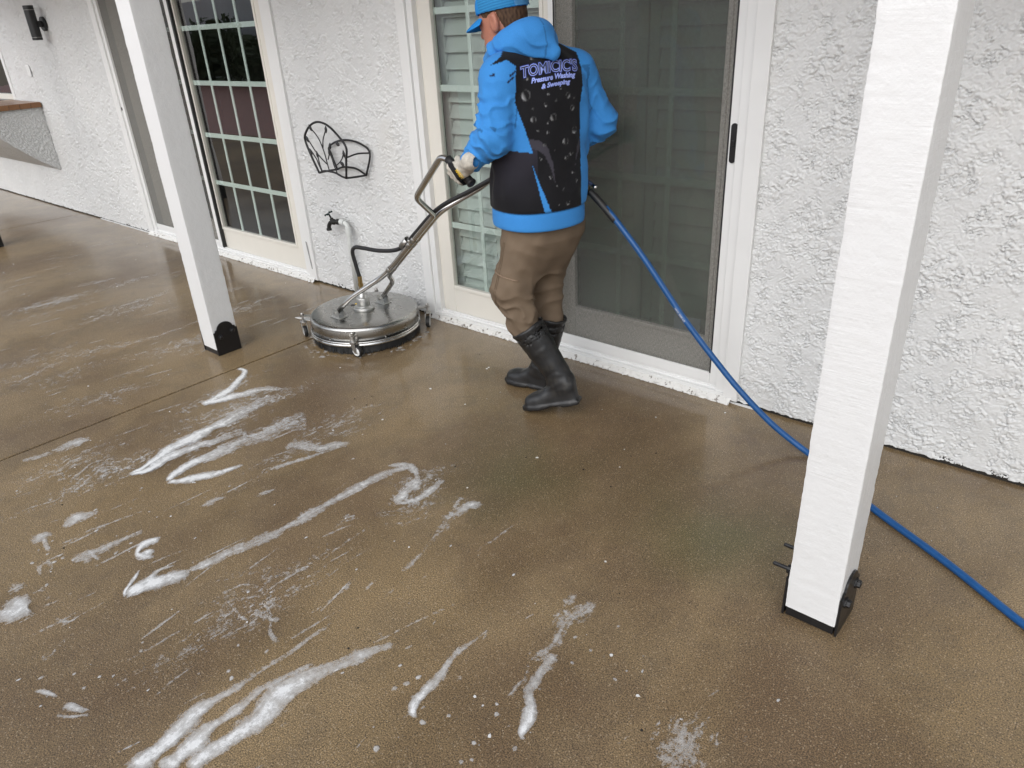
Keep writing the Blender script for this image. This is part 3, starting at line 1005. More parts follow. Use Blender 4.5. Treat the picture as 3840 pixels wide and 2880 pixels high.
add_lathe(bm, [(0.013, 0), (0.013, 0.02), (0.009, 0.021), (0.006, 0.022), (0.006, 0.05), (0, 0.05)], 12, (-4.078, -0.068, 0.512), axis_matrix((-0.35, -0.2, 1)))
place(obj('valve_body', bm, M['valve'], tap, smooth=True), SP)
bm = bmesh.new()
hc = Vector((-4.097, -0.078, 0.563))
for a in (0, PI / 2):
    d = Vector((math.cos(a + .5), math.sin(a + .5) * .6, 0.45 * math.cos(a))).normalized()
    add_tube(bm, [hc - d * 0.032, hc - d * 0.024, hc, hc + d * 0.024, hc + d * 0.032], lambda t: 0.0075 if abs(t - .5) > .3 else 0.0045, 8)
place(obj('cross_handle', bm, M['green_knob'], tap, smooth=True), SP)

# ================================================================== SURFACE CLEANER
CX, CY = -3.38, -0.432
SCL = (CX, CY, 0)
sc = empty('surface_cleaner', SCL)
tag(sc, 'round stainless steel floor surface cleaner on casters, pushed by the worker', 'surface cleaner')
def scp(name, bm, m, parent=None, smooth=True):
    if parent is None:
        return place(obj(name, bm, m, sc, smooth=smooth), SCL)
    return obj(name, bm, m, parent, smooth=smooth)
R0 = 0.316
deck = scp('deck', lathe([(0, 0.160), (R0 - 0.10, 0.159), (R0 - 0.022, 0.157), (R0 - 0.010, 0.154), (R0 - 0.003, 0.147), (R0, 0.138), (R0, 0.064), (R0 - 0.01, 0.064), (R0 - 0.012, 0.14)], 96, (CX, CY, 0)), M['steel'])
for p in deck.data.polygons: p.use_smooth = True
scp('rim', lathe([(R0 + 0.001, 0.076), (R0 + 0.006, 0.075), (R0 + 0.008, 0.071), (R0 + 0.006, 0.067), (R0 + 0.0025, 0.066), (R0 + 0.008, 0.062), (R0 + 0.010, 0.056), (R0 + 0.007, 0.049), (R0, 0.047)], 96, (CX, CY, 0)), M['chrome'])
# bristle skirt: a ring of short tufts
bm = bmesh.new()
rr = random.Random(3)
for i in range(520):
    a = 2 * PI * i / 520 + rr.uniform(-.004, .004)
    r1 = R0 - 0.006 + rr.uniform(-.004, .004)
    r2 = r1 + rr.uniform(-.002, .010)
    z1 = rr.uniform(0.001, 0.012)
    w = 0.0028
    ca, sa = math.cos(a), math.sin(a)
    v = [bm.verts.new((CX + r1 * ca - w * sa, CY + r1 * sa + w * ca, 0.052)), bm.verts.new((CX + r1 * ca + w * sa, CY + r1 * sa - w * ca, 0.052)),
         bm.verts.new((CX + r2 * ca + w * sa, CY + r2 * sa - w * ca, z1)), bm.verts.new((CX + r2 * ca - w * sa, CY + r2 * sa + w * ca, z1))]
    bm.faces.new(v)
add_lathe(bm, [(R0 - 0.014, 0.06), (R0 - 0.010, 0.010)], 96, (CX, CY, 0))
scp('brush_skirt', bm, M['black_rubber'], smooth=False)
scp('hub', lathe([(0.058, 0.160), (0.060, 0.163), (0.060, 0.176), (0.057, 0.179), (0.036, 0.180), (0.036, 0.184), (0.0375, 0.186), (0.0375, 0.232), (0.035, 0.236), (0.022, 0.237), (0.021, 0.262), (0.017, 0.266), (0, 0.266)], 48, (CX + .012, CY - 0.006, 0)), M['alu'])
scp('swivel', lathe([(0.010, 0.262), (0.010, 0.275), (0.014, 0.276), (0.014, 0.288), (0.011, 0.289), (0.011, 0.300), (0.015, 0.301), (0.015, 0.318), (0.0125, 0.32), (0.013, 0.360), (0.011, 0.362)], 8, (CX + .012, CY - 0.006, 0)), M['brass'], smooth=False)
# fork brackets
for (bx, by, s) in ((-3.392, -0.606, 1), (-3.362, -0.300, 1)):
    bm = bmesh.new()
    add_box(bm, bx - 0.045, bx + 0.045, by - 0.030, by + 0.030, 0.1595, 0.165, 0.002)
    for k in (-1, 1):
        pl = [(bx - 0.028, 0.164), (bx + 0.030, 0.164), (bx + 0.030, 0.198), (bx + 0.018, 0.212), (bx - 0.016, 0.212), (bx - 0.028, 0.198)]
        add_prism(bm, pl, by + k * 0.019 - 0.002, by + k * 0.019 + 0.002)
    br = scp('bracket', bm, M['alu'], smooth=False)
    scp('bolt', lathe([(0, 0), (0.009, 0), (0.009, 0.006), (0.005, 0.007), (0, 0.007)], 6, (bx, by - 0.021, 0.19), axis_matrix((0, -1, 0))), M['zinc'], None, False).parent = sc
# handle: two bent tubes side by side, forked at the deck and spread into grips at the top
TR = 0.0142
J, S = Vector((-3.106, -0.452, 0.414)), Vector((-2.655, -0.452, 0.806))
dy = Vector((0, 0.0155, 0))
left_path = smooth_path([(-3.392, -0.606, 0.192), (-3.300, -0.565, 0.285), (-3.135, -0.470, 0.400), J - dy + Vector((.03, 0, .026)), S - dy, S - dy + Vector((0.008, -0.01, 0.012)), (-2.575, -0.640, 0.935), (-2.315, -0.705, 1.145), (-2.265, -0.705, 1.138), (-2.15, -0.715, 1.066)], 0.045, 7)
right_path = smooth_path([(-3.362, -0.300, 0.192), (-3.262, -0.330, 0.268), (-3.150, -0.372, 0.352), (-3.12, -0.42, 0.405), J + dy + Vector((.03, 0, .026)), S + dy, S + dy + Vector((0.03, 0.012, 0.024)), (-2.47, -0.29, 0.935), (-2.34, -0.245, 1.05), (-2.20, -0.235, 1.11), (-1.98, -0.235, 1.06)], 0.045, 7)
hb = scp('handle_tube', tube(left_path, TR, 16), M['chrome'])
scp('handle_tube', tube(right_path, TR, 16), M['chrome'])
# clamp bands where the two tubes are joined
for t in (0.10, 0.52, 0.60):
    c = J.lerp(S, t) + Vector((.01, 0, .01))
    bm = bmesh.new()
    ax = axis_matrix(S - J)
    for k in (-1, 1):
        add_lathe(bm, [(TR + 0.0012, -0.014), (TR + 0.0022, -0.013), (TR + 0.0022, 0.013), (TR + 0.0012, 0.014)], 18, tuple(c + dy * k), ax)
    scp('clamp', bm, M['zinc'])
# hose guide ring and a bolt on the tubes
c = J.lerp(S, 0.50) + Vector((-0.018, -0.012, 0.022))
scp('hose_guide', lathe([(0.0175, -0.034), (0.0195, -0.034), (0.0195, 0.034), (0.0175, 0.034), (0.0175, -0.034)], 20, tuple(c), axis_matrix(S - J)), M['zinc'])
scp('bolt', lathe([(0, 0), (0.008, 0), (0.008, 0.006), (0, 0.008)], 6, tuple(J.lerp(S, 0.585) + Vector((0, -0.031, 0.012))), axis_matrix((0, -1, 0.2))), M['zinc'], None, False)
# black sleeves on the grips
gp = [Vector((-2.272, -0.7055, 1.140)), Vector((-2.235, -0.708, 1.1205)), Vector((-2.140, -0.716, 1.060))]
scp('grip', tube(smooth_path(gp, 0.03), 0.0180, 16), M['black_rubber'])
scp('grip_end', lathe([(0, 0), (0.019, 0), (0.021, 0.003), (0.021, 0.009), (0.017, 0.012), (0, 0.012)], 18, tuple(gp[-1]), axis_matrix(gp[2] - gp[1])), M['black_rubber'])
scp('grip', tube(smooth_path([Vector((-2.17, -0.235, 1.105)), Vector((-1.975, -0.235, 1.058))], 0.03), 0.0180, 16), M['black_rubber'])
# trigger lever whose tip sticks out behind the worker
lv = scp('lever', tube([(-2.02, -0.26, 1.075), (-1.90, -0.275, 1.025), (-1.828, -0.285, 0.992)], 0.0072, 12), M['navy'])
scp('lever_tip', lathe([(0, 0), (0.0085, 0.0), (0.0085, 0.012), (0.011, 0.014), (0.011, 0.022), (0, 0.026)], 14, (-1.835, -0.284, 0.995), axis_matrix((.075, -.01, -.033))), M['chrome'])
# black feed hose: from the trigger past the tubes, through the guide, down to the swivel
HP = catmull([(-1.99, -0.30, 1.05), (-2.20, -0.37, 1.045), (-2.45, -0.43, 0.93), (-2.62, -0.468, 0.842), (-2.80, -0.470, 0.700), (-2.895, -0.468, 0.622), (-2.99, -0.466, 0.580), (-3.13, -0.462, 0.556), (-3.27, -0.458, 0.548), (-3.345, -0.455, 0.540), (-3.383, -0.450, 0.505), (-3.378, -0.444, 0.430), (-3.368, -0.438, 0.355)], 8)
hose_part = scp('feed_hose', tube(HP, 0.0112, 14), M['black_hose'])

def text_bm(s, size=1.0, offset=0.0, shear=0.0, cell=0.0):
    """flat mesh of a word in the xy plane, left aligned"""
    cu = bpy.data.curves.new('print', 'FONT')
    cu.body = s
    cu.size = size
    cu.offset = offset
    cu.shear = shear
    cu.resolution_u = 3
    to = bpy.data.objects.new('print_tmp', cu)
    COL.objects.link(to)
    bpy.context.view_layer.update()
    me = bpy.data.meshes.new_from_object(to)
    bpy.data.objects.remove(to)
    bpy.data.curves.remove(cu)
    bm = bmesh.new()
    bm.from_mesh(me)
    bpy.data.meshes.remove(me)
    if cell > 0:
        xs = [v.co.x for v in bm.verts]
        ys = [v.co.y for v in bm.verts]
        for lo, hi, no in ((min(xs), max(xs), (1, 0, 0)), (min(ys), max(ys), (0, 1, 0))):
            k = lo + cell
            while k < hi:
                bmesh.ops.bisect_plane(bm, geom=bm.verts[:] + bm.edges[:] + bm.faces[:], plane_co=Vector(no) * k, plane_no=no)
                k += cell
    return bm

def text_on_path(s, path, start, size, r, phi, flip=1):
    """lettering wrapped on a hose: runs along the path from arc length start"""
    fr = frames(path)
    acc = [0.0]
    for a, b in zip(path[:-1], path[1:]): acc.append(acc[-1] + (b - a).length)
    bm = text_bm(s, size, 0, 0, 0.012)
    for v in bm.verts:
        sx = start + v.co.x * flip
        i = max(0, min(len(path) - 2, int(np.searchsorted(acc, sx)) - 1))
        t = (sx - acc[i]) / max(1e-9, acc[i + 1] - acc[i])
        c = path[i].lerp(path[i + 1], t)
        T, N, B = fr[i]
        # angle measured from the world up direction so that the line does not twist
        up = Vector((0, 0, 1)); up = (up - T * up.dot(T)).normalized()
        sd_ = T.cross(up)
        a = phi + v.co.y / r * flip
        v.co = c + (up * math.cos(a) + sd_ * math.sin(a)) * (r + 0.0006)
    return bm
TL = sum((b - a).length for a, b in zip(HP[:-1], HP[1:]))
scp('hose_print', text_on_path('Made in China', HP, 0.245, 0.016, 0.0112, 1.9), M['orange_print'], None, False)
scp('hose_print', text_on_path('Pressure Washer Hose Max 4000 PSI 140 F Rubber', HP, TL - 0.645, 0.0145, 0.0112, 1.15), M['orange_print'], None, False)

# casters
def caster(px, py, rot, first=[None]):
    """arm from the deck, stem, forked yoke, wheel"""
    P = Vector((px, py, 0))
    d = Vector((px - CX, py - CY, 0)).normalized()
    n = Vector((-d.y, d.x, 0))
    bm = bmesh.new()
    a0 = Vector((CX, CY, 0)) + d * (R0 + 0.002)
    a1 = P + d * 0.014
    q = [a0 + n * 0.022, a1 + n * 0.012, a1 - n * 0.012, a0 - n * 0.022]
    b0, b1 = 0.121, 0.126
    va = [bm.verts.new((w.x, w.y, b0)) for w in q]
    vb = [bm.verts.new((w.x, w.y, b1)) for w in q]
    bm.faces.new(va); bm.faces.new(list(reversed(vb)))
    for i in range(4): bm.faces.new((va[i], vb[i], vb[(i + 1) % 4], va[(i + 1) % 4]))
    q = [a0 + n * 0.022, a0 - n * 0.022]
    w = [bm.verts.new((k.x, k.y, z)) for z in (0.082, 0.128) for k in q] + [bm.verts.new((k.x + d.x * .004, k.y + d.y * .004, z)) for z in (0.082, 0.128) for k in q]
    for f in ((0, 1, 3, 2), (4, 6, 7, 5), (0, 4, 5, 1), (2, 3, 7, 6), (0, 2, 6, 4), (1, 5, 7, 3)): bm.faces.new([w[i] for i in f])
    bmesh.ops.recalc_face_normals(bm, faces=bm.faces)
    c = scp('caster', bm, M['zinc'], None, False)
    def sub(name, b, m):
        o = obj(name, b, m, c, smooth=False)
        return o
    sub('stem', lathe([(0, 0.146), (0.006, 0.145), (0.0105, 0.139), (0.0105, 0.128), (0.006, 0.127), (0.006, 0.098), (0.014, 0.097), (0.020, 0.092), (0.021, 0.086), (0.017, 0.083), (0, 0.083)], 16, (px, py, 0)), M['zinc'])
    f = Vector((math.cos(rot), math.sin(rot), 0))                # trailing direction of the wheel
    s_ = Vector((-f.y, f.x, 0))
    wc = P + f * 0.020 + Vector((0, 0, 0.034))
    bm = bmesh.new()
    for k in (-1, 1):
        pts = [P + Vector((0, 0, 0.084)) - f * 0.016, P + Vector((0, 0, 0.084)) + f * 0.018, wc + f * 0.009 - Vector((0, 0, 0.010)), wc - f * 0.009 - Vector((0, 0, 0.010))]
        va = [bm.verts.new(p_ + s_ * k * 0.0135) for p_ in pts]
        vb = [bm.verts.new(p_ + s_ * k * 0.0160) for p_ in pts]
        bm.faces.new(va); bm.faces.new(list(reversed(vb)))
        for i in range(4): bm.faces.new((va[i], vb[i], vb[(i + 1) % 4], va[(i + 1) % 4]))
    bmesh.ops.recalc_face_normals(bm, faces=bm.faces)
    sub('fork', bm, M['zinc'])
    ax = axis_matrix(s_)
    sub('tyre', lathe([(0.0235, -0.0105), (0.031, -0.0105), (0.0335, -0.006), (0.034, 0), (0.0335, 0.006), (0.031, 0.0105), (0.0235, 0.0105)], 32, tuple(wc), ax), M['black_rubber'])
    sub('rim', lathe([(0.0, -0.009), (0.008, -0.0112), (0.017, -0.007), (0.0205, -0.0112), (0.0245, -0.0112), (0.0245, 0.0112), (0.0205, 0.0112), (0.017, 0.007), (0.008, 0.0112), (0.0, 0.009)], 32, tuple(wc), ax), M['white_plastic'])
    return c
caster(-3.168, -0.690, 0.15)
caster(-3.675, -0.668, -0.45)
caster(-3.155, -0.135, -0.9)
caster(-3.640, -0.125, 0.6)
# pale splash plate sticking out at the left
bm = bmesh.new()
add_prism(bm, [(-3.760, -0.668), (-3.600, -0.640), (-3.640, -0.545), (-3.700, -0.580)], 0.093, 0.097, lambda u, v, w: (u, v, w))
scp('splash_plate', bm, M['white_plastic'], None, False)
# round red badge with a white mark on the side of the deck
def on_side(ang, u, z, dr):
    a = ang + u / R0
    return Vector((CX + (R0 + dr) * math.cos(a), CY + (R0 + dr) * math.sin(a), z))
ang = math.atan2(-0.243, -0.155)
def badge(name, pts, dr, m):
    bm = bmesh.new()
    vs = [bm.verts.new(on_side(ang, u, 0.107 + w, dr)) for u, w in pts]
    bm.faces.new(vs)
    bmesh.ops.triangulate(bm, faces=bm.faces)
    scp(name, bm, m, None, False)
circ = lambda r: [(r * math.cos(2 * PI * i / 24), r * math.sin(2 * PI * i / 24) * 1.15) for i in range(24)]
badge('badge', circ(0.0215), 0.0008, M['red'])
badge('badge', circ(0.0165), 0.0012, M['black_paint'])
badge('badge_mark', [(-.013, .013), (-.007, .015), (-.002, -.002), (.004, .010), (.009, .008), (.004, -.006), (.001, -.013), (-.005, -.012)], 0.0017, M['white_plastic'])
badge('badge_mark', [(.004, -.008), (.013, -.006), (.012, -.012), (.003, -.013)], 0.0018, M['white_plastic'])
# warning label and name plate on the deck
bm = box(-0.032, 0.032, -0.016, 0.016, 0, 0.0006); bmesh.ops.rotate(bm, verts=bm.verts, matrix=Matrix.Rotation(0.5, 3, 'Z'))
bmesh.ops.translate(bm, verts=bm.verts, vec=(-3.455, -0.405, 0.1600))
scp('warning_label', bm, M['yellow'], None, False)
bm = box(-0.030, 0.030, -0.010, 0.010, 0, 0.0006); bmesh.ops.rotate(bm, verts=bm.verts, matrix=Matrix.Rotation(0.5, 3, 'Z'))
bmesh.ops.translate(bm, verts=bm.verts, vec=(-3.465, -0.425, 0.1608))
scp('warning_label', bm, M['black_paint'], None, False)
bm = box(-0.045, 0.045, -0.022, 0.022, 0, 0.0006); bmesh.ops.rotate(bm, verts=bm.verts, matrix=Matrix.Rotation(0.4, 3, 'Z'))
bmesh.ops.translate(bm, verts=bm.verts, vec=(-3.40, -0.255, 0.1596))
scp('name_plate', bm, M['zinc'], None, False)
# a few rivets round the deck
for k in range(9):
    a = -2.4 + k * 0.52
    scp('rivet', lathe([(0.0045, 0), (0.0045, 0.002), (0.002, 0.004), (0, 0.004)], 8, (CX + R0 * math.cos(a), CY + R0 * math.sin(a), 0.083), axis_matrix((math.cos(a), math.sin(a), 0))), M['zinc'], None, False)

# ================================================================== BLUE HOSE
BH = (-1.68, -0.33, 0.0)
bh = empty('pressure_hose', BH)
tag(bh, 'blue pressure hose hanging from behind the worker and lying across the patio', 'hose')
hp = catmull([(-1.757, -0.300, 0.912), (-1.690, -0.302, 0.852), (-1.560, -0.296, 0.715), (-1.365, -0.286, 0.484), (-1.20, -0.278, 0.315), (-1.09, -0.272, 0.212), (-0.965, -0.258, 0.108), (-0.86, -0.247, 0.042), (-0.77, -0.265, 0.0138), (-0.64, -0.355, 0.0131), (-0.48, -0.473, 0.0131), (-0.196, -0.638, 0.0131), (0.033, -0.79, 0.0131), (0.35, -0.98, 0.0131), (0.9, -1.15, 0.0131), (1.6, -1.2, 0.0131)], 10)
place(obj('hose_body', tube(hp, 0.0126, 14), M['blue_hose'], bh, smooth=True), BH)
place(obj('hose_sleeve', tube(catmull([(-1.842, -0.300, 0.972), (-1.79, -0.300, 0.935), (-1.705, -0.301, 0.862)], 8), 0.0158, 14), M['black_rubber'], bh, smooth=True), BH)
place(obj('connector', lathe([(0, -0.012), (0.010, -0.012), (0.010, 0.0), (0.0155, 0.001), (0.0155, 0.018), (0.011, 0.019), (0.011, 0.030), (0.0145, 0.031), (0.0145, 0.048), (0.010, 0.05), (0.010, 0.062), (0, 0.062)], 10, (-1.885, -0.300, 1.004), axis_matrix((0.045, 0, -0.034))), M['brass'], bh), BH)
place(obj('hose_print', text_on_path('MAX 4000 PSI', hp, 0.52, 0.012, 0.0126, 1.2), M['white_plastic'], bh), BH)

# ================================================================== SOAP FOAM ON THE FLOOR
# ground points (x, y, width, density) of each wiped streak
FOAM = [
('F1',[(-3.589,-1.181,0.028,0.9),(-3.522,-1.176,0.026,1),(-3.457,-1.232,0.038,1),(-3.394,-1.324,0.045,1),(-3.355,-1.408,0.056,1),(-3.336,-1.478,0.066,1),(-3.35,-1.523,0.045,1)]),
('F1',[(-3.35,-1.523,0.039,1),(-3.316,-1.46,0.065,1),(-3.281,-1.375,0.073,0.95),(-3.252,-1.299,0.067,0.85),(-3.223,-1.223,0.058,0.7),(-3.144,-1.193,0.03,0.5),(-3.077,-1.23,0.018,0.35)]),
('F2',[(-2.994,-2.043,0.022,1),(-2.991,-2.005,0.032,1),(-3.007,-1.938,0.038,1),(-3.044,-1.847,0.045,1),(-3.059,-1.737,0.06,1),(-3.07,-1.625,0.072,0.95),(-3.075,-1.524,0.086,0.85),(-3.101,-1.421,0.103,0.65),(-3.113,-1.309,0.122,0.5),(-3.117,-1.211,0.115,0.35)]),
('F2',[(-2.99,-2.043,0.019,1),(-2.957,-1.962,0.048,1),(-2.98,-1.891,0.055,1),(-2.982,-1.803,0.061,0.9),(-2.957,-1.713,0.063,0.8),(-2.935,-1.618,0.064,0.65),(-2.902,-1.513,0.055,0.4)]),
('F3',[(-2.806,-1.971,0.016,1),(-2.83,-1.917,0.04,1),(-2.849,-1.822,0.054,0.95),(-2.843,-1.723,0.072,0.8),(-2.838,-1.621,0.09,0.65),(-2.821,-1.521,0.114,0.55),(-2.794,-1.395,0.127,0.55),(-2.769,-1.292,0.097,0.5)]),
('F3',[(-2.798,-1.973,0.019,1),(-2.751,-1.921,0.044,1),(-2.722,-1.865,0.05,1),(-2.686,-1.811,0.046,0.95),(-2.668,-1.746,0.037,0.9),(-2.658,-1.695,0.023,0.6)]),
('F3b',[(-2.856,-1.576,0.076,0.45),(-2.846,-1.463,0.094,0.5),(-2.828,-1.357,0.108,0.5),(-2.805,-1.266,0.083,0.45)]),
('F4',[(-2.649,-1.506,0.048,0.5),(-2.59,-1.446,0.065,0.7),(-2.499,-1.425,0.06,0.7),(-2.455,-1.37,0.053,0.75),(-2.417,-1.303,0.029,0.5)]),
('F4',[(-2.529,-1.664,0.022,0.5),(-2.508,-1.585,0.032,0.7),(-2.478,-1.51,0.027,0.6),(-2.453,-1.43,0.023,0.5),(-2.426,-1.377,0.019,0.4)]),
('F5',[(-2.339,-2.291,0.009,0.8),(-2.311,-2.322,0.012,0.9),(-2.287,-2.353,0.012,0.9),(-2.267,-2.376,0.011,1),(-2.236,-2.39,0.007,1)]),
('F5',[(-2.233,-2.388,0.014,1),(-2.24,-2.35,0.054,0.95),(-2.236,-2.315,0.056,0.95),(-2.212,-2.274,0.062,0.9),(-2.197,-2.234,0.063,0.85),(-2.174,-2.183,0.028,0.7)]),
('F5',[(-2.244,-2.32,0.017,0.9),(-2.265,-2.292,0.019,0.9),(-2.277,-2.253,0.019,0.8),(-2.257,-2.199,0.013,0.6)]),
('F5',[(-2.193,-2.197,0.025,0.6),(-2.18,-2.134,0.042,0.7),(-2.17,-2.068,0.043,0.65),(-2.152,-2.004,0.053,0.65),(-2.141,-1.944,0.05,0.6),(-2.134,-1.881,0.044,0.65),(-2.121,-1.808,0.04,0.65),(-2.122,-1.722,0.04,0.75),(-2.119,-1.661,0.034,0.7),(-2.12,-1.582,0.041,0.75),(-2.123,-1.499,0.048,0.7),(-2.107,-1.415,0.046,0.7),(-2.088,-1.329,0.045,0.7),(-2.059,-1.28,0.042,0.7)]),
('F5',[(-2.148,-1.336,0.017,0.5),(-2.097,-1.291,0.032,0.75),(-2.054,-1.277,0.036,0.8),(-1.983,-1.311,0.033,0.75),(-1.953,-1.361,0.049,0.75),(-1.94,-1.416,0.048,0.8),(-1.922,-1.463,0.043,0.85),(-1.911,-1.497,0.016,0.7)]),
('F5',[(-1.91,-1.496,0.018,0.7),(-1.881,-1.455,0.032,0.75),(-1.858,-1.405,0.029,0.7),(-1.871,-1.335,0.033,0.7),(-1.885,-1.253,0.024,0.55)]),
('F6',[(-1.694,-1.462,0.031,0.4),(-1.68,-1.39,0.043,0.6),(-1.675,-1.322,0.045,0.8),(-1.626,-1.307,0.048,0.6)]),
('F6',[(-1.598,-1.758,0.025,0.35),(-1.602,-1.693,0.029,0.5),(-1.615,-1.605,0.019,0.35),(-1.657,-1.484,0.047,0.4),(-1.735,-1.29,0.054,0.4)]),
('F6',[(-1.973,-1.733,0.027,0.35),(-1.98,-1.678,0.041,0.45),(-1.976,-1.623,0.039,0.35)]),
('F7',[(-1.582,-2.663,0.056,0.95),(-1.588,-2.605,0.048,0.9),(-1.593,-2.559,0.046,0.95),(-1.603,-2.509,0.044,0.95),(-1.619,-2.462,0.042,0.9),(-1.617,-2.416,0.032,0.8),(-1.608,-2.363,0.028,0.65),(-1.603,-2.28,0.022,0.5),(-1.597,-2.193,0.018,0.5),(-1.595,-2.098,0.016,0.5),(-1.593,-2.018,0.012,0.35)]),
('F8',[(-1.517,-2.611,0.054,0.95),(-1.525,-2.55,0.052,0.95),(-1.533,-2.501,0.049,0.95),(-1.541,-2.465,0.039,0.85),(-1.536,-2.429,0.024,0.7),(-1.534,-2.373,0.03,0.75),(-1.543,-2.317,0.025,0.65),(-1.528,-2.239,0.021,0.55),(-1.506,-2.157,0.02,0.7)]),
('F9',[(-1.468,-2.572,0.036,0.9),(-1.471,-2.511,0.035,0.9),(-1.463,-2.455,0.041,0.9),(-1.458,-2.394,0.053,0.9),(-1.473,-2.335,0.076,0.9),(-1.48,-2.279,0.086,0.9),(-1.47,-2.224,0.068,0.85),(-1.449,-2.165,0.046,0.7),(-1.438,-2.106,0.036,0.7),(-1.412,-2.047,0.034,0.75),(-1.387,-1.996,0.03,0.7),(-1.372,-1.958,0.018,0.5)]),
('F9b',[(-1.43,-2.022,0.009,0.4),(-1.397,-1.901,0.011,0.5),(-1.372,-1.811,0.01,0.4),(-1.342,-1.72,0.008,0.3)]),
('F10',[(-1.126,-2.102,0.007,1),(-1.149,-2.095,0.016,1),(-1.165,-2.069,0.021,0.95),(-1.174,-2.025,0.028,0.85),(-1.178,-1.975,0.032,0.75),(-1.187,-1.934,0.026,0.75),(-1.197,-1.88,0.034,0.6),(-1.195,-1.825,0.014,0.5),(-1.188,-1.731,0.008,0.3)]),
('F11',[(-0.857,-1.969,0.008,1),(-0.875,-1.968,0.012,0.95),(-0.887,-1.94,0.021,0.95),(-0.901,-1.905,0.027,0.9),(-0.915,-1.876,0.021,0.85),(-0.946,-1.852,0.023,0.7),(-0.955,-1.812,0.03,0.7),(-0.966,-1.765,0.027,0.65),(-0.97,-1.719,0.032,0.7),(-0.967,-1.695,0.018,0.6)]),
('F12',[(-0.552,-1.826,0.069,0.45),(-0.533,-1.754,0.104,0.5),(-0.534,-1.696,0.104,0.5),(-0.544,-1.65,0.07,0.35),(-0.55,-1.598,0.027,0.25)]),
('F13',[(-1.002,-1.842,0.023,0.3),(-1.003,-1.777,0.029,0.35),(-1.003,-1.71,0.035,0.45),(-1.004,-1.641,0.035,0.5),(-1.018,-1.559,0.055,0.5),(-1.014,-1.498,0.066,0.6),(-1.003,-1.45,0.028,0.5)]),
('F13',[(-1.043,-1.634,0.017,0.3),(-1.057,-1.57,0.03,0.4),(-1.069,-1.49,0.037,0.5),(-1.079,-1.457,0.018,0.4)]),
('F13',[(-0.978,-1.93,0.016,0.3),(-0.982,-1.865,0.022,0.5),(-0.982,-1.818,0.021,0.4),(-1.003,-1.777,0.016,0.3)]),
('F14',[(-2.811,-2.366,0.026,0.6),(-2.846,-2.309,0.071,0.85),(-2.83,-2.275,0.055,0.7),(-2.824,-2.215,0.017,0.4)]),
('F14b',[(-2.845,-2.482,0.04,0.5),(-2.834,-2.444,0.077,0.7),(-2.8,-2.408,0.042,0.5)]),
('F14b',[(-2.82,-2.439,0.013,0.6),(-2.762,-2.448,0.015,0.7),(-2.707,-2.458,0.011,0.6)]),
('F14c',[(-2.598,-2.431,0.039,0.5),(-2.578,-2.378,0.062,0.65),(-2.565,-2.327,0.048,0.65),(-2.559,-2.261,0.037,0.6),(-2.545,-2.171,0.027,0.5)]),
('F14c',[(-2.606,-2.358,0.011,0.5),(-2.545,-2.359,0.02,0.65),(-2.5,-2.355,0.007,0.4)]),
('F14d',[(-2.364,-2.226,0.015,0.8),(-2.4,-2.253,0.028,1),(-2.437,-2.258,0.013,1),(-2.461,-2.22,0.036,1),(-2.46,-2.18,0.033,0.95),(-2.477,-2.164,0.011,0.7)]),
('F14d',[(-2.417,-2.255,0.028,1),(-2.407,-2.226,0.039,0.95),(-2.405,-2.202,0.014,0.7)]),
('F15',[(-2.468,-2.705,0.093,0.8),(-2.474,-2.657,0.108,0.85),(-2.486,-2.612,0.096,0.9),(-2.477,-2.589,0.032,0.7)]),
('F15b',[(-2.598,-2.634,0.051,0.5),(-2.598,-2.601,0.062,0.6),(-2.595,-2.562,0.024,0.4)]),
('F15c',[(-3.517,-2.299,0.033,0.45),(-3.489,-2.243,0.051,0.55),(-3.475,-2.157,0.046,0.5),(-3.477,-2.062,0.077,0.75),(-3.445,-2.009,0.029,0.5)]),
('F15d',[(-2.517,-1.986,0.02,0.4),(-2.507,-1.923,0.041,0.6),(-2.489,-1.857,0.019,0.4)]),
('F16',[(-2.064,-2.728,0.009,0.6),(-2.034,-2.71,0.016,0.85),(-1.979,-2.69,0.01,0.8)]),
('F16',[(-1.941,-2.69,0.018,0.8),(-1.91,-2.676,0.02,0.85),(-1.859,-2.653,0.015,0.7)]),
('F16',[(-1.921,-2.718,0.011,0.6),(-1.881,-2.694,0.012,0.7),(-1.839,-2.65,0.013,0.6)]),
('F17',[(-1.919,-2.177,0.012,0.396),(-1.857,-2.194,0.015,0.462),(-1.798,-2.177,0.018,0.462)]),
('F17',[(-1.88,-2.162,0.0135,0.396),(-1.805,-2.154,0.0225,0.495),(-1.767,-2.139,0.021,0.495),(-1.724,-2.127,0.015,0.396)]),
('F17',[(-1.868,-2.134,0.021,0.396),(-1.811,-2.121,0.015,0.396),(-1.742,-2.155,0.0165,0.462),(-1.703,-2.175,0.0165,0.495),(-1.649,-2.187,0.0165,0.462)]),
('F18',[(-2.59,-2.527,0.009,0.396),(-2.642,-2.514,0.0195,0.462),(-2.658,-2.482,0.0285,0.462),(-2.61,-2.481,0.012,0.396),(-2.578,-2.51,0.021,0.462)]),
('F19',[(-2.498,-2.525,0.012,0.33),(-2.444,-2.548,0.018,0.396),(-2.449,-2.576,0.024,0.396)]),
('F20',[(-2.327,-2.573,0.0165,0.396),(-2.285,-2.56,0.0255,0.462),(-2.267,-2.537,0.03,0.396),(-2.295,-2.519,0.0135,0.33)]),
('F21',[(-2.158,-2.697,0.012,0.3),(-2.176,-2.646,0.025,0.4),(-2.196,-2.6,0.015,0.35),(-2.212,-2.55,0.011,0.25)]),
('F22',[(-2.399,-1.808,0.023,0.5),(-2.397,-1.761,0.028,0.6),(-2.372,-1.714,0.016,0.4)]),

]
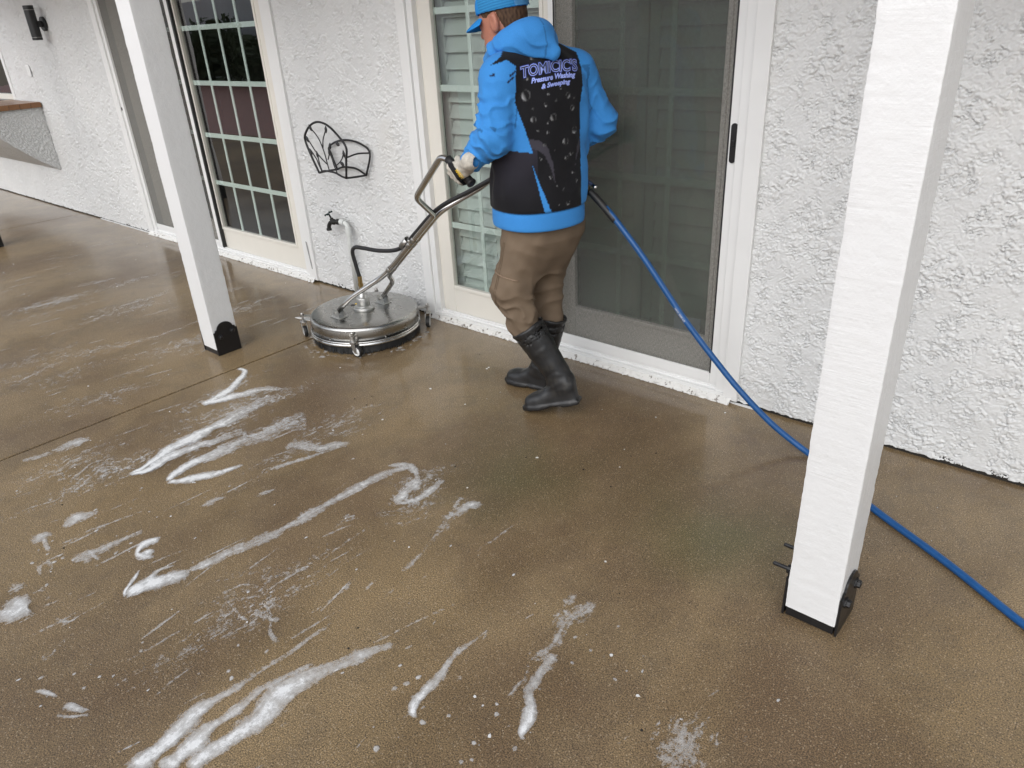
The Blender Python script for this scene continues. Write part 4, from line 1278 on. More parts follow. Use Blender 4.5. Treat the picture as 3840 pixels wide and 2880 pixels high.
def foam_strip(pts, zoff=0.0, seed=0, M_=9):
    r = np.random.default_rng(seed)
    P = np.array(pts, dtype=float)
    n0 = len(P)
    # resample
    seg = np.r_[0, np.cumsum(np.linalg.norm(np.diff(P[:, :2], axis=0), axis=1))]
    n = max(6, int(seg[-1] / 0.012))
    u = np.linspace(0, seg[-1], n)
    C = [Vector((p[0], p[1], 0)) for p in P]
    cat = catmull(C, 12)
    ca = np.array([(q.x, q.y) for q in cat])
    cs = np.r_[0, np.cumsum(np.linalg.norm(np.diff(ca, axis=0), axis=1))]
    u = np.linspace(0, cs[-1], n)
    X, Y = np.interp(u, cs, ca[:, 0]), np.interp(u, cs, ca[:, 1])
    par = np.interp(u, cs, np.linspace(0, n0 - 1, len(cat)))
    Wd = np.interp(par, np.arange(n0), P[:, 2]) * 1.12
    De = np.interp(par, np.arange(n0), P[:, 3])
    jit = np.interp(u, np.linspace(0, cs[-1], max(4, n // 3)), r.standard_normal(max(4, n // 3)))
    Wd = Wd * (1 + 0.16 * jit)
    T = np.gradient(np.stack([X, Y], 1), axis=0)
    T /= np.linalg.norm(T, axis=1)[:, None] + 1e-9
    Nn = np.stack([-T[:, 1], T[:, 0]], 1)
    side = np.interp(u, np.linspace(0, cs[-1], max(4, n // 4)), r.standard_normal(max(4, n // 4))) * 0.10
    V, Cc, UV = [], [], []
    ends = np.minimum(1, np.minimum(u, u[-1] - u) / 0.02)
    for j in range(M_):
        v = -1 + 2 * j / (M_ - 1)
        hw = Wd * 0.5 * 1.5
        x = X + Nn[:, 0] * hw * (v + side)
        y = Y + Nn[:, 1] * hw * (v + side)
        prof = max(0.0, 1 - abs(v) ** 2.2)
        hmax = np.minimum(0.0034, Wd * 0.08) * np.clip(De, 0, 1) ** 2
        z = 0.0016 + zoff + hmax * prof ** 0.7 * ends + 0.0003 * r.standard_normal(n)
        d = De * (1 - abs(v) ** 2.0) * (0.35 + 0.65 * ends)
        V.append(np.stack([x, y, np.maximum(z, 0.0012)], 1))
        Cc.append(np.stack([d, d, d], 1))
        UV.append(np.stack([u + seed * 0.7, np.full(n, v) * hw], 1))
    V = np.stack(V, 1).reshape(-1, 3); Cc = np.stack(Cc, 1).reshape(-1, 3); UV = np.stack(UV, 1).reshape(-1, 2)
    i = np.arange(n * M_).reshape(n, M_)
    F = np.stack([i[:-1, :-1], i[1:, :-1], i[1:, 1:], i[:-1, 1:]], -1).reshape(-1, 4)
    return V, F, Cc, UV

def foam_object(name, strips):
    Vs, Fs, Cs, Us, k = [], [], [], [], 0
    for V, F, Cc, U in strips:
        Vs.append(V); Fs.append(F + k); Cs.append(Cc); Us.append(U); k += len(V)
    return link(name, np_mesh(name, np.vstack(Vs), np.vstack(Fs), np.vstack(Cs), np.vstack(Us)), M['foam'], smooth=True)

FOAM_LABEL = {
 'F1': 'thick white foam zigzag beside the slab joint, nearest the left post',
 'F2': 'long white foam loop with a sharp tip, second row below the left post',
 'F3': 'white foam loop with a sharp tip just right of the longest pointed loop',
 'F4': 'thin broken foam smear to the right of the pointed foam loops',
 'F5': 'longest foam line, ending in a hook in the middle of the floor',
 'F7': 'upper of the three parallel foam bands at the bottom left edge',
 'F8': 'middle of the three parallel foam bands at the bottom left edge',
 'F9': 'broad lowest foam band of the three at the bottom left edge',
 'F10': 'slim curved foam tongue standing alone at the bottom centre',
 'F11': 'knotted foam tongue right of the slim curved one at the bottom',
 'F12': 'wide faint foam patch at the bottom edge, below the near post',
 'F13': 'faint scattered foam smear above the knotted foam tongue',
 'F14': 'small foam puff on the left, below the slab joint',
 'F14d': 'small bright curl of foam at the left centre above the longest line',
 'F15': 'bright foam patch cut by the left edge of the frame',
 'F16': 'bubbly foam crumbs near the lower left corner',
 'F17': 'lacy branching foam below the longest foam line',
}
MERGE = {'F3b': 'F3', 'F9b': 'F9', 'F6': 'rest'}
bins = {}
for k, (nm, pts) in enumerate(FOAM):
    key = MERGE.get(nm, nm)
    if key not in FOAM_LABEL: key = 'rest'
    bins.setdefault(key, []).append(foam_strip(pts, 0.0004 * (k % 4), 300 + k, 11 if max(p[2] for p in pts) > 0.06 else 7))
rest = bins.pop('rest', [])
for key, strips in bins.items():
    o = foam_object('foam_streak', strips)
    tag(o, FOAM_LABEL[key], 'foam', 'soap foam streaks on the floor')
# fine streaks and splashes between them
rs = random.Random(21)
def rnd_streak(x, y, L, w, d, a, sd_):
    dx_, dy_ = math.sin(a) * L, math.cos(a) * L
    q = [(x + dx_ * t + rs.uniform(-.3, .3) * w, y + dy_ * t, w * (0.4 + math.sin(PI * min(1, t + .1))), d * (0.5 + 0.5 * math.sin(PI * t))) for t in (0, .25, .5, .75, 1)]
    return foam_strip(q, 0.0003 * (sd_ % 3), sd_, 5)
for k in range(105):                       # far slab, left of the joint
    x = rs.uniform(-7.4, -3.75); y = rs.uniform(-2.2, -0.5) if rs.random() < .8 else rs.uniform(-.6, -.3)
    rest.append(rnd_streak(x, y, rs.uniform(.06, .38), rs.uniform(.005, .016), rs.uniform(.36, .60), rs.uniform(-.12, .2), 900 + k))
for k in range(95):                       # near slab, between the big streaks
    x = rs.uniform(-3.5, -1.3); y = rs.uniform(-2.75, -1.25)
    if x > -2.4 and y > -1.5: continue
    rest.append(rnd_streak(x, y, rs.uniform(.05, .30), rs.uniform(.004, .014), rs.uniform(.36, .62), rs.uniform(-.25, .25), 1200 + k))
for k in range(34):                        # broad wispy films
    if k < 20: x, y = rs.uniform(-6.8, -3.8), rs.uniform(-2.3, -1.0)
    else: x, y = rs.uniform(-3.4, -1.7), rs.uniform(-2.7, -1.5)
    rest.append(rnd_streak(x, y, rs.uniform(.4, 1.0), rs.uniform(.06, .17), rs.uniform(.36, .46), rs.uniform(-.1, .15), 2100 + k))
for k in range(60):                        # bottom right
    x = rs.uniform(-1.5, -0.2); y = rs.uniform(-2.4, -1.55)
    rest.append(rnd_streak(x, y, rs.uniform(.02, .08), rs.uniform(.004, .014), rs.uniform(.32, .6), rs.uniform(-.5, .3), 1500 + k))
# round blobs of bubbles
def blob(x, y, r, e, a, d=0.8):
    n = 9
    V = [(x, y, 0.0014 + r * 0.22)]
    for ring, rr_, zz in ((0, .6, .16), (1, 1.0, 0.0)):
        for i in range(n):
            t = 2 * PI * i / n
            q = r * rr_ * (1 + rs.uniform(-.18, .18))
            u, v = math.cos(t) * q, math.sin(t) * q * e
            V.append((x + u * math.cos(a) - v * math.sin(a), y + u * math.sin(a) + v * math.cos(a), 0.0014 + r * zz))
    F = []
    for i in range(n):
        j = (i + 1) % n
        F.append((0, 1 + i, 1 + j, 1 + j))
        F.append((1 + i, 1 + n + i, 1 + n + j, 1 + j))
    V = np.array(V)
    Cc = np.array([[d] * 3] + [[d * .95] * 3] * n + [[d * .35] * 3] * n)
    return V, F, Cc
BV, BF, BC, kk = [], [], [], 0
def put_blob(*a, **k):
    global kk
    V, F, Cc = blob(*a, **k)
    BV.append(V); BC.append(Cc)
    BF.extend([tuple(i + kk for i in f) for f in F]); kk += len(V)
for k in range(110):
    z = rs.random()
    if z < .45: x, y = rs.uniform(-3.5, -1.5), rs.uniform(-2.75, -1.15)
    elif z < .75: x, y = rs.uniform(-7.5, -3.7), rs.uniform(-2.3, -.35)
    elif z < .92: x, y = rs.uniform(-1.5, -.15), rs.uniform(-2.3, -1.45)
    else: x, y = rs.uniform(-2.6, .1), rs.uniform(-1.2, -.2)
    put_blob(x, y, rs.uniform(.002, .0058) if z < .92 else rs.uniform(.002, .005), rs.uniform(1, 2.2), rs.uniform(-.3, .3))
for (cx_, cy_, n_, sp, rmax) in ((-2.62, -2.36, 22, .12, .009), (-1.95, -2.62, 10, .10, .008), (-1.05, -2.12, 18, .14, .010), (-0.9, -1.62, 8, .06, .007), (-1.62, -2.25, 10, .10, .009), (-0.55, -1.9, 12, .12, .008)):
    for q in range(n_):
        put_blob(rs.gauss(cx_, sp), rs.gauss(cy_, sp), rs.uniform(.003, rmax), rs.uniform(1, 1.5), rs.uniform(0, 3), d=rs.uniform(.5, .8))
o = foam_object('foam_splatter', rest)
tag(o, 'thin soap streaks left all over the wet slab', 'foam', kind='stuff')
me = bpy.data.meshes.new('foam_bubbles')
me.from_pydata([tuple(v) for v in np.vstack(BV)], [], [f if f[2] != f[3] else f[:3] for f in BF])
ca_ = me.color_attributes.new('Col', 'FLOAT_COLOR', 'POINT')
cc_ = np.ones((len(me.vertices), 4), dtype=np.float32); cc_[:, :3] = np.vstack(BC)
ca_.data.foreach_set('color', cc_.ravel())
o = link('foam_bubbles', me, M['foam'], smooth=True)
tag(o, 'small blobs of soap bubbles sprinkled over the slab', 'foam', kind='stuff')
# spray mist of froth round the foot of the cleaner
sp_ = []
for k in range(90):
    a = rs.uniform(-2.7, 0.9)
    r_ = R0 + rs.uniform(-.005, .05)
    sp_.append(rnd_streak(CX + r_ * math.cos(a), CY + r_ * math.sin(a), rs.uniform(.015, .06), rs.uniform(.012, .03), rs.uniform(.42, .68), rs.uniform(0, 3), 1700 + k))
o = foam_object('foam_splash', sp_)
tag(o, 'pale froth spraying out under the surface cleaner', 'foam', kind='stuff')
# chips of old paint and grit
bm = bmesh.new()
for k in range(50):
    x, y = (rs.uniform(-7.5, 0.2), rs.uniform(-2.2, -.08))
    r_ = rs.uniform(.0025, .0065)
    a0 = rs.uniform(0, 6)
    vs = [bm.verts.new((x + r_ * rs.uniform(.6, 1.3) * math.cos(a0 + t * 1.256), y + r_ * rs.uniform(.6, 1.3) * math.sin(a0 + t * 1.256), .0022)) for t in range(5)]
    vb = [bm.verts.new((v.co.x, v.co.y, .0008)) for v in vs]
    bm.faces.new(vs)
    for t in range(5): bm.faces.new((vs[t], vb[t], vb[(t + 1) % 5], vs[(t + 1) % 5]))
o = obj('paint_chips', bm, M['white_plastic'])
tag(o, 'tiny white paint chips strewn over the wet slab', 'paint chips', kind='stuff')
bm = bmesh.new()
for k in range(40):
    x, y = (rs.uniform(-3.5, 0.2), rs.uniform(-2.5, -.1))
    r_ = rs.uniform(.002, .0045)
    add_lathe(bm, [(r_, .0005), (r_ * .8, r_ * .5), (0, r_ * .7)], 6, (x, y, 0))
o = obj('grit', bm, M['dark_gap'])
tag(o, 'dark specks of grit on the wet slab', 'grit', kind='stuff')

# ================================================================== THE WORKER
# smooth implicit shapes turned into one continuous mesh each
def seg_d(P, a, b, ra, rb):
    a, b = np.array(a, dtype=np.float32), np.array(b, dtype=np.float32)
    ab = b - a
    t = np.clip(((P - a) @ ab) / float(ab @ ab), 0, 1)
    return np.linalg.norm(P - a - t[..., None] * ab, axis=-1) - (ra + (rb - ra) * t), t

def cone(P, a, b, ra, rb):
    return seg_d(P, a, b, ra, rb)[0]

def ell(P, c, r, axes=None):
    q = P - np.array(c, dtype=np.float32)
    if axes is not None: q = q @ np.array(axes, dtype=np.float32).T
    r = np.array(r, dtype=np.float32)
    k0 = np.linalg.norm(q / r, axis=-1)
    k1 = np.linalg.norm(q / (r * r), axis=-1) + 1e-9
    return k0 * (k0 - 1) / k1

def smin(a, b, k):
    h = np.clip(0.5 + 0.5 * (b - a) / k, 0, 1)
    return b + (a - b) * h - k * h * (1 - h)

def smax(a, b, k):
    return -smin(-a, -b, k)

def waves(P, lam, seed, n=7, squash=(1, 1, 1)):
    """cheap smooth random relief, about -1..1"""
    r = np.random.default_rng(seed)
    out = np.zeros(P.shape[:-1], dtype=np.float32)
    for i in range(n):
        k = r.standard_normal(3); k = k / np.linalg.norm(k) * (2 * PI / (lam * r.uniform(0.7, 1.5))) * np.array(squash)
        w = np.sin(P @ k.astype(np.float32) + r.uniform(0, 6.28))
        out += w
    return out / math.sqrt(n)

def sdf_mesh(name, fn, lo, hi, h, relax=1):
    """surface nets over a regular grid"""
    lo, hi = np.array(lo, dtype=np.float32), np.array(hi, dtype=np.float32)
    n = np.ceil((hi - lo) / h).astype(int) + 1
    # coarse pass first: only evaluate finely near the surface
    hc = h * 5
    nc = np.ceil((hi - lo) / hc).astype(int) + 2
    Gc = np.stack(np.meshgrid(*[lo[i] - hc * 0.5 + hc * np.arange(nc[i] + 1) for i in range(3)], indexing='ij'), -1).astype(np.float32)
    dc = fn(Gc)
    ax = [lo[i] + h * np.arange(n[i]) for i in range(3)]
    ci = [np.clip(((ax[i] - (lo[i] - hc * 0.5)) / hc).round().astype(int), 0, nc[i]) for i in range(3)]
    near = dc[np.ix_(*ci)]
    act = np.abs(near) < hc * 1.9
    d = np.where(near > 0, 1.0, -1.0).astype(np.float32)
    idx = np.argwhere(act)
    P = lo + idx.astype(np.float32) * h
    for s in range(0, len(P), 400000):
        q = fn(P[s:s + 400000])
        j = idx[s:s + 400000]
        d[j[:, 0], j[:, 1], j[:, 2]] = q
    ins = d < 0
    c = np.zeros(tuple(n - 1), dtype=np.int8)
    offs = [(i, j, k) for i in (0, 1) for j in (0, 1) for k in (0, 1)]
    for (i, j, k) in offs:
        c += ins[i:n[0] - 1 + i, j:n[1] - 1 + j, k:n[2] - 1 + k]
    cells = np.argwhere((c > 0) & (c < 8))
    cid = -np.ones(tuple(n - 1), dtype=np.int32)
    cid[cells[:, 0], cells[:, 1], cells[:, 2]] = np.arange(len(cells))
    val = np.stack([d[cells[:, 0] + i, cells[:, 1] + j, cells[:, 2] + k] for (i, j, k) in offs], 1)
    acc = np.zeros((len(cells), 3)); cnt = np.zeros(len(cells))
    for a in range(8):
        for b in range(a + 1, 8):
            oa, ob = np.array(offs[a]), np.array(offs[b])
            if np.abs(oa - ob).sum() != 1: continue
            m = (val[:, a] < 0) != (val[:, b] < 0)
            t = val[m, a] / (val[m, a] - val[m, b])
            acc[m] += oa + t[:, None] * (ob - oa)
            cnt[m] += 1
    V = lo + h * (cells + acc / cnt[:, None])
    F = []
    for axn in range(3):
        u, w = (axn + 1) % 3, (axn + 2) % 3
        s0 = [slice(1, -1)] * 3; s0[axn] = slice(0, -1)
        s1 = [slice(1, -1)] * 3; s1[axn] = slice(1, None)
        A_, B_ = ins[tuple(s0)], ins[tuple(s1)]
        e = np.argwhere(A_ != B_)
        if len(e) == 0: continue
        flip = A_[e[:, 0], e[:, 1], e[:, 2]]
        base = e.copy()
        for q in range(3):
            if q != axn: base[:, q] += 1
        def cell(du, dw):
            x = base.copy(); x[:, u] -= du; x[:, w] -= dw
            return cid[x[:, 0], x[:, 1], x[:, 2]]
        qd = np.stack([cell(1, 1), cell(0, 1), cell(0, 0), cell(1, 0)], 1)
        qd[~flip] = qd[~flip][:, ::-1]
        F.append(qd)
    F = np.vstack(F)
    F = F[(F >= 0).all(1)]
    for _ in range(relax):
        e = np.vstack([F[:, [0, 1]], F[:, [1, 2]], F[:, [2, 3]], F[:, [3, 0]]])
        s = np.zeros_like(V); k = np.zeros(len(V))
        np.add.at(s, e[:, 0], V[e[:, 1]]); np.add.at(s, e[:, 1], V[e[:, 0]])
        np.add.at(k, e[:, 0], 1); np.add.at(k, e[:, 1], 1)
        V = V * 0.5 + 0.5 * s / np.maximum(k, 1)[:, None]
    return V, F

PR = Vector((-1.98, -0.45, 0.0))
person = empty('person', PR)
tag(person, 'worker in a blue and black printed hoodie, cap, tan trousers and rubber boots', 'person')
def wear(name, V, F, cols, m, parent=None):
    me = np_mesh(name, V - np.array(PR), F, cols)
    return link(name, me, m, parent or person, smooth=True)

# body axes: he faces along -x, a little towards the wall; torso turned slightly more
RT = np.array([0.7577, 0.6526, 0.0])          # sideways as the back is seen
BK_ = np.array([0.6526, -0.7577, 0.0])        # straight out of the back
def prof_d(P, Z, CXs, CYs, A_, B_, yaw, zlo, zhi, kz=0.02, pw=2.3):
    z = P[..., 2]
    cx_, cy_ = np.interp(z, Z, CXs), np.interp(z, Z, CYs)
    a, b, yw = np.interp(z, Z, A_), np.interp(z, Z, B_), np.interp(z, Z, yaw)
    x, y = P[..., 0] - cx_, P[..., 1] - cy_
    # lateral axis: person's left is -y when he faces -x
    lx, ly = np.sin(yw), -np.cos(yw)
    u = x * lx + y * ly
    v = x * ly - y * lx
    k = (np.abs(u / a) ** pw + np.abs(v / b) ** pw) ** (1 / pw)
    d = (k - 1) * np.minimum(a, b)
    return smax(smax(d, z - zhi, kz), zlo - z, 0.008)

# ---- jacket
LSH, LEL, LWR = (-2.015, -0.632, 1.445), (-2.010, -0.705, 1.240), (-2.112, -0.726, 1.150)
RSH, REL, RWR = (-1.940, -0.262, 1.440), (-1.868, -0.190, 1.240), (-2.045, -0.205, 1.110)
yawz = math.radians(-14)
def jacket(P):
    Z = [0.84, 0.88, 0.925, 0.94, 1.02, 1.12, 1.25, 1.36, 1.44, 1.50, 1.56]
    X = [-1.995, -1.995, -1.995, -1.995, -1.993, -1.990, -1.988, -1.985, -1.99, -2.005, -2.02]
    Y = [-0.460, -0.460, -0.460, -0.460, -0.456, -0.450, -0.450, -0.448, -0.448, -0.450, -0.455]
    A_ = [0.193, 0.197, 0.197, 0.204, 0.207, 0.210, 0.212, 0.218, 0.205, 0.165, 0.09]
    B_ = [0.178, 0.180, 0.179, 0.185, 0.181, 0.168, 0.160, 0.155, 0.140, 0.115, 0.08]
    yw = [yawz] * 11
    t = prof_d(P, Z, X, Y, A_, B_, yw, 0.858, 1.535, 0.03)
        # soft vertical drape and belly folds
    z = P[..., 2]
    drape = waves(P, 0.16, 5, 6, (1.3, 1.3, 0.45)) * 0.0065 + waves(P, 0.09, 6, 6, (1, 1, 0.8)) * 0.0025
    t = t + drape * np.clip((z - 0.93) / 0.08, 0, 1)
    # arms
    la, tl = seg_d(P, LSH, LEL, 0.083, 0.069)
    lf, tf = seg_d(P, LEL, LWR, 0.069, 0.048)
    ra, tr = seg_d(P, RSH, REL, 0.082, 0.071)
    rf, trf = seg_d(P, REL, RWR, 0.070, 0.048)
    ridge = lambda ph: 1.5 * (1 - np.abs(np.sin(ph * 0.5))) ** 1.5 - 0.55
    fold = lambda d, c, r, axis, fr, amp, seed: d - amp * ridge((P @ np.array(axis, dtype=np.float32)) * fr + 1.9 * waves(P, 0.08, seed, 5)) * np.exp(-(np.linalg.norm(P - np.array(c, dtype=np.float32), axis=-1) / r) ** 2)
    L = smin(la, lf, 0.035)
    L = fold(L, (-2.05, -0.715, 1.225), 0.10, (-0.60, -0.1, -0.75), 130, 0.0150, 11)
    L = fold(L, (-2.02, -0.68, 1.33), 0.11, (0.25, 0.1, -0.95), 85, 0.0125, 12)
    L = fold(L, (-2.12, -0.73, 1.165), 0.05, (-0.80, -0.1, -0.55), 200, 0.0060, 13)
    # open cuff
    L = smax(L, (P - np.array((-2.134, -0.735, 1.135), dtype=np.float32)) @ np.array((-0.80, -0.13, -0.58), dtype=np.float32), 0.006)
    Rr = smin(ra, rf, 0.035)
    Rr = fold(Rr, (-1.88, -0.19, 1.24), 0.11, (-0.6, 0.1, -0.75), 110, 0.0130, 14)
    Rr = fold(Rr, (-1.91, -0.23, 1.35), 0.11, (0.2, 0.1, -0.95), 80, 0.008, 15)
    arms = np.minimum(L, Rr)
    d = smin(t, arms, 0.028)
    # yoke over the shoulders
    d = smin(d, cone(P, LSH, (-2.03, -0.50, 1.505), 0.070, 0.075), 0.05)
    d = smin(d, cone(P, RSH, (-2.01, -0.40, 1.505), 0.070, 0.075), 0.05)
    # groove over the hem band
    d = d + 0.006 * np.exp(-((z - 0.934) / 0.006) ** 2) * np.clip(1 - np.abs(arms - d) * 0, 0, 1)
    return d

def hood(P):
    # thick rolled collar round the neck and the hood bag hanging on the upper back
    ring = None
    pts, rad = [], []
    for k in range(12):
        a = 2 * PI * k / 12
        f_ = math.cos(a)                                     # 1 at the throat, -1 at the nape
        pts.append((-2.058 - 0.097 * f_ - 0.022 * math.sin(a), -0.482 + 0.025 * f_ - 0.088 * math.sin(a), 1.542 - 0.058 * f_))
        rad.append(0.038 - 0.006 * f_)
    for i in range(len(pts)):
        j = (i + 1) % len(pts)
        c = cone(P, pts[i], pts[j], rad[i], rad[j])
        ring = c if ring is None else smin(ring, c, 0.03)
    bag = ell(P, (-1.952, -0.500, 1.580), (0.058, 0.088, 0.062), [(0.97, -0.25, 0.0), (0.25, 0.97, 0.0), (0, 0, 1)])
    tip = cone(P, (-1.935, -0.495, 1.575), (-1.880, -0.472, 1.520), 0.050, 0.016)
    tip2 = cone(P, (-2.00, -0.585, 1.548), (-1.888, -0.482, 1.525), 0.034, 0.018)
    tip3 = cone(P, (-1.955, -0.425, 1.575), (-1.880, -0.468, 1.525), 0.034, 0.018)
    d = smin(smin(smin(ring, bag, 0.03), tip, 0.03), smin(tip2, tip3, 0.02), 0.025)
    d = d - 0.0065 * (1.5 * (1 - np.abs(np.sin(0.5 * ((P @ np.array((0.5, -0.2, 0.95), dtype=np.float32)) * 95 + 2.4 * waves(P, 0.16, 31, 4))))) ** 1.5 - 0.5) * np.exp(-((P[..., 2] - 1.545) / 0.05) ** 2)
    # neck opening
    return smax(d, -cone(P, (-2.035, -0.475, 1.50), (-2.10, -0.495, 1.70), 0.066, 0.088), 0.012)

BLUE = np.array([0.042, 0.240, 0.610])
BLACK = np.array([0.006, 0.006, 0.008])
GREY = np.array([0.020, 0.019, 0.027])
def inpoly(s, z, poly):
    c = np.zeros(s.shape, dtype=bool)
    n = len(poly)
    for i in range(n):
        (x1, y1), (x2, y2) = poly[i], poly[(i + 1) % n]
        t = ((y1 > z) != (y2 > z)) & (s < (x2 - x1) * (z - y1) / (y2 - y1 + 1e-12) + x1)
        c ^= t
    return c
PB = [(-.107, 1.60), (.06, 1.62), (.13, 1.58), (.152, 1.53), (.160, 1.504), (.172, 1.463), (.173, 1.401), (.161, 1.339), (.158, 1.21), (.160, .938), (-.235, .938), (-.235, 1.150), (-.206, 1.156), (-.158, 1.19), (-.037, 1.175), (-.07, 1.281), (-.098, 1.363), (-.092, 1.43), (-.089, 1.491), (-.121, 1.513), (-.150, 1.505), (-.186, 1.498), (-.150, 1.520), (-.142, 1.529), (-.137, 1.545), (-.129, 1.565)]
PSPIKE = [(-.044, 1.142), (-.029, 1.079), (-.012, 1.002), (.004, .938), (.031, .938), (.007, 1.001), (-.021, 1.075)]
PARC = [(-.053, 1.227), (-.01, 1.221), (.024, 1.189), (.042, 1.126), (.049, 1.052), (.033, 1.11), (.011, 1.162), (-.017, 1.185), (-.042, 1.192)]
PARC2 = [(.156, 1.207), (.142, 1.177), (.133, 1.088), (.140, 1.133), (.156, 1.171)]
DROPS = [(-.056, 1.386, .0177), (.11, 1.372, .0094), (.032, 1.388, .0063), (-.03, 1.298, .0104), (.048, 1.3, .0125), (.126, 1.325, .0083), (.134, 1.241, .0115), (.095, 1.205, .0115), (-.025, 1.513, .0073), (-.052, 1.446, .0083), (.019, 1.349, .0063), (.098, 1.141, .0073), (.032, 1.078, .0063), (-.006, 1.152, .0063), (.101, .964, .0083), (.01, 1.201, .0063), (.126, 1.08, .0063), (.01, 1.409, .0063), (.08, 1.401, .0052), (.138, 1.359, .0047), (-.028, 1.338, .0047), (.024, 1.285, .0052), (.062, 1.36, .0042), (.025, 1.247, .0042), (-.014, 1.257, .0042), (.049, 1.177, .0036), (.084, 1.021, .0047), (.058, 1.04, .0036), (.118, 1.156, .0073), (.064, 1.539, .0063), (.023, 1.553, .0042), (.099, 1.549, .0036), (.065, .963, .0036), (.137, 1.047, .0052)]
def jacket_colour(V):
    P = V.astype(np.float32)
    s = (P - np.array(PR)) @ RT.astype(np.float32)
    z = P[:, 2]
    back = (P - np.array(PR)) @ BK_.astype(np.float32)
    la = np.minimum(cone(P, LSH, LEL, 0.083, 0.069), cone(P, LEL, LWR, 0.069, 0.048))
    ra = np.minimum(cone(P, RSH, REL, 0.082, 0.071), cone(P, REL, RWR, 0.070, 0.048))
    arm = (la < 0.012) | (ra < 0.012)
    # sleeve belongs to the arm only away from the middle of the back
    arm &= z < 1.27
    col = np.tile(BLUE, (len(P), 1))
    torso = ~arm & ~((la < -0.002) & (s < -0.11) & (z < 1.47)) & ~((ra < 0.0) & (s > 0.165))
    # the back print
    blk = inpoly(s, z, PB) & torso & (back > -0.06)
    # dark front and lower side panels round the other way
    low = torso & (z < 1.16) & (z > 0.938) & (back <= -0.06)
    col[blk | low] = BLACK
    dk = blk & (s < -0.02) & (z < 1.19) & ~inpoly(s, z, [(-.02, 1.17), (.05, 1.05), (.05, .9), (-.02, .9)])
    g = np.clip((z - 0.98) / 0.2, 0, 1)[:, None]
    col[dk] = (BLACK * (1 - g) + np.array([0.024, 0.022, 0.032]) * g)[dk]
    col[(inpoly(s, z, PARC) | inpoly(s, z, PARC2)) & blk] = np.array([0.045, 0.042, 0.055])
    col[inpoly(s, z, PSPIKE) & blk] = BLUE
    # dark ticks on the shoulders
    for (x0, z0, x1, z1) in ((-.112, 1.459, -.094, 1.471), (-.122, 1.438, -.100, 1.452), (-.185, 1.462, -.172, 1.466), (.165, 1.490, .18, 1.488), (.180, 1.46, .19, 1.452)):
        ab = np.array([x1 - x0, z1 - z0]); q = np.stack([s - x0, z - z0], 1)
        t = np.clip(q @ ab / (ab @ ab), 0, 1)
        col[(np.linalg.norm(q - t[:, None] * ab, axis=1) < 0.0035) & ~blk & (back > 0)] = np.array([0.01, 0.015, 0.05])
    # stitched seams: armholes, sleeve underside, side seam
    st = (np.abs(la - 0.010) < 0.0022) & (z > 1.27) & (z < 1.47) & ~blk
    st |= (np.abs(ra - 0.010) < 0.0022) & (z > 1.27) & (z < 1.47) & ~blk
    st |= (np.abs(z - 0.936) < 0.0025)
    col[st] *= 0.55
    # printed water drops: bright crescent on a grey ball
    for k, (x, zz, r) in enumerate(DROPS):
        m = blk & (back > 0) & (np.abs(s - x) < r * 1.2) & (np.abs(z - zz) < r * 1.3)
        if not m.any(): continue
        u, w = (s[m] - x) / r, (z[m] - zz) / (r * 1.12)
        q = np.sqrt(u * u + w * w)
        side = [(-.6, -.3), (.5, -.5), (-.2, -.7), (-.7, 0)][k % 4]
        lit = np.clip(u * side[0] + w * side[1], 0, 1) ** 1.3 * np.clip((1.0 - q) * 6, 0, 1)
        edge = np.exp(-((q - 0.93) / 0.10) ** 2) * np.clip(-(u * side[0] + w * side[1]) + 0.1, 0, 1) * 0.5
        val = (lit * 1.1 + edge * 0.5)[:, None] * np.array([0.62, 0.63, 0.65])
        col[m] = np.maximum(col[m], val)
    return col

V, F = sdf_mesh('jacket', jacket, (-2.30, -0.86, 0.80), (-1.70, -0.08, 1.60), 0.0052)
JK = wear('jacket', V, F, jacket_colour(V), M['jacket'])
jack_bvh = BVHTree.FromPolygons([tuple(v) for v in V], [tuple(int(i) for i in f) for f in F])
V, F = sdf_mesh('hood', hood, (-2.28, -0.72, 1.42), (-1.82, -0.26, 1.68), 0.0055)
hc_ = np.tile(BLUE, (len(V), 1))
hs_ = (V - np.array((-2.058, -0.482, 0))) @ np.array((0.25, 0.97, 0.0))
hc_[(np.abs(hs_ - 0.012) < 0.0026) & (V[:, 0] > -2.03)] *= 0.6
wear('hood', V, F, hc_, M['jacket'], JK)

# ---- lettering on the back
def print_on(bvh, bm, fn, direction, lift):
    """lay a flat word on the cloth: fn maps word coordinates to a start point, then drop along direction"""
    dead = []
    for v in bm.verts:
        p = fn(v.co.x, v.co.y)
        hit = bvh.ray_cast(p, direction)
        if hit[0] is None: dead.append(v); continue
        v.co = hit[0] - direction * lift
    bmesh.ops.delete(bm, geom=dead, context='VERTS')
    return bm
RTv, BKv = Vector(RT), Vector(BK_)
def back_word(s, x0, x1, zb, size, arch, off, lift, m, shear=0.22, squeeze=None):
    bm = text_bm(s, 1.0, 0.02 * 0, shear, 0.18)
    xs = [v.co.x for v in bm.verts]
    w0, w1 = min(xs), max(xs)
    bm.free()
    bm = text_bm(s, 1.0, off, shear, 0.10)
    def fn(x, y):
        t = (x - w0) / (w1 - w0)
        sx = x0 + (x1 - x0) * t
        zz = zb + y * size + arch * (1 - (2 * t - 1) ** 2) + 0.006 * (t - 0.5)
        return PR + RTv * sx + BKv * 0.8 + Vector((0, 0, zz))
    print_on(jack_bvh, bm, fn, -BKv, lift)
    for v in bm.verts: v.co -= PR
    bmesh.ops.recalc_face_normals(bm, faces=bm.faces)
    return obj('back_print', bm, m, JK)
M['print_edge'] = plain('print_edge', (0.34, 0.42, 0.86), 0.7)
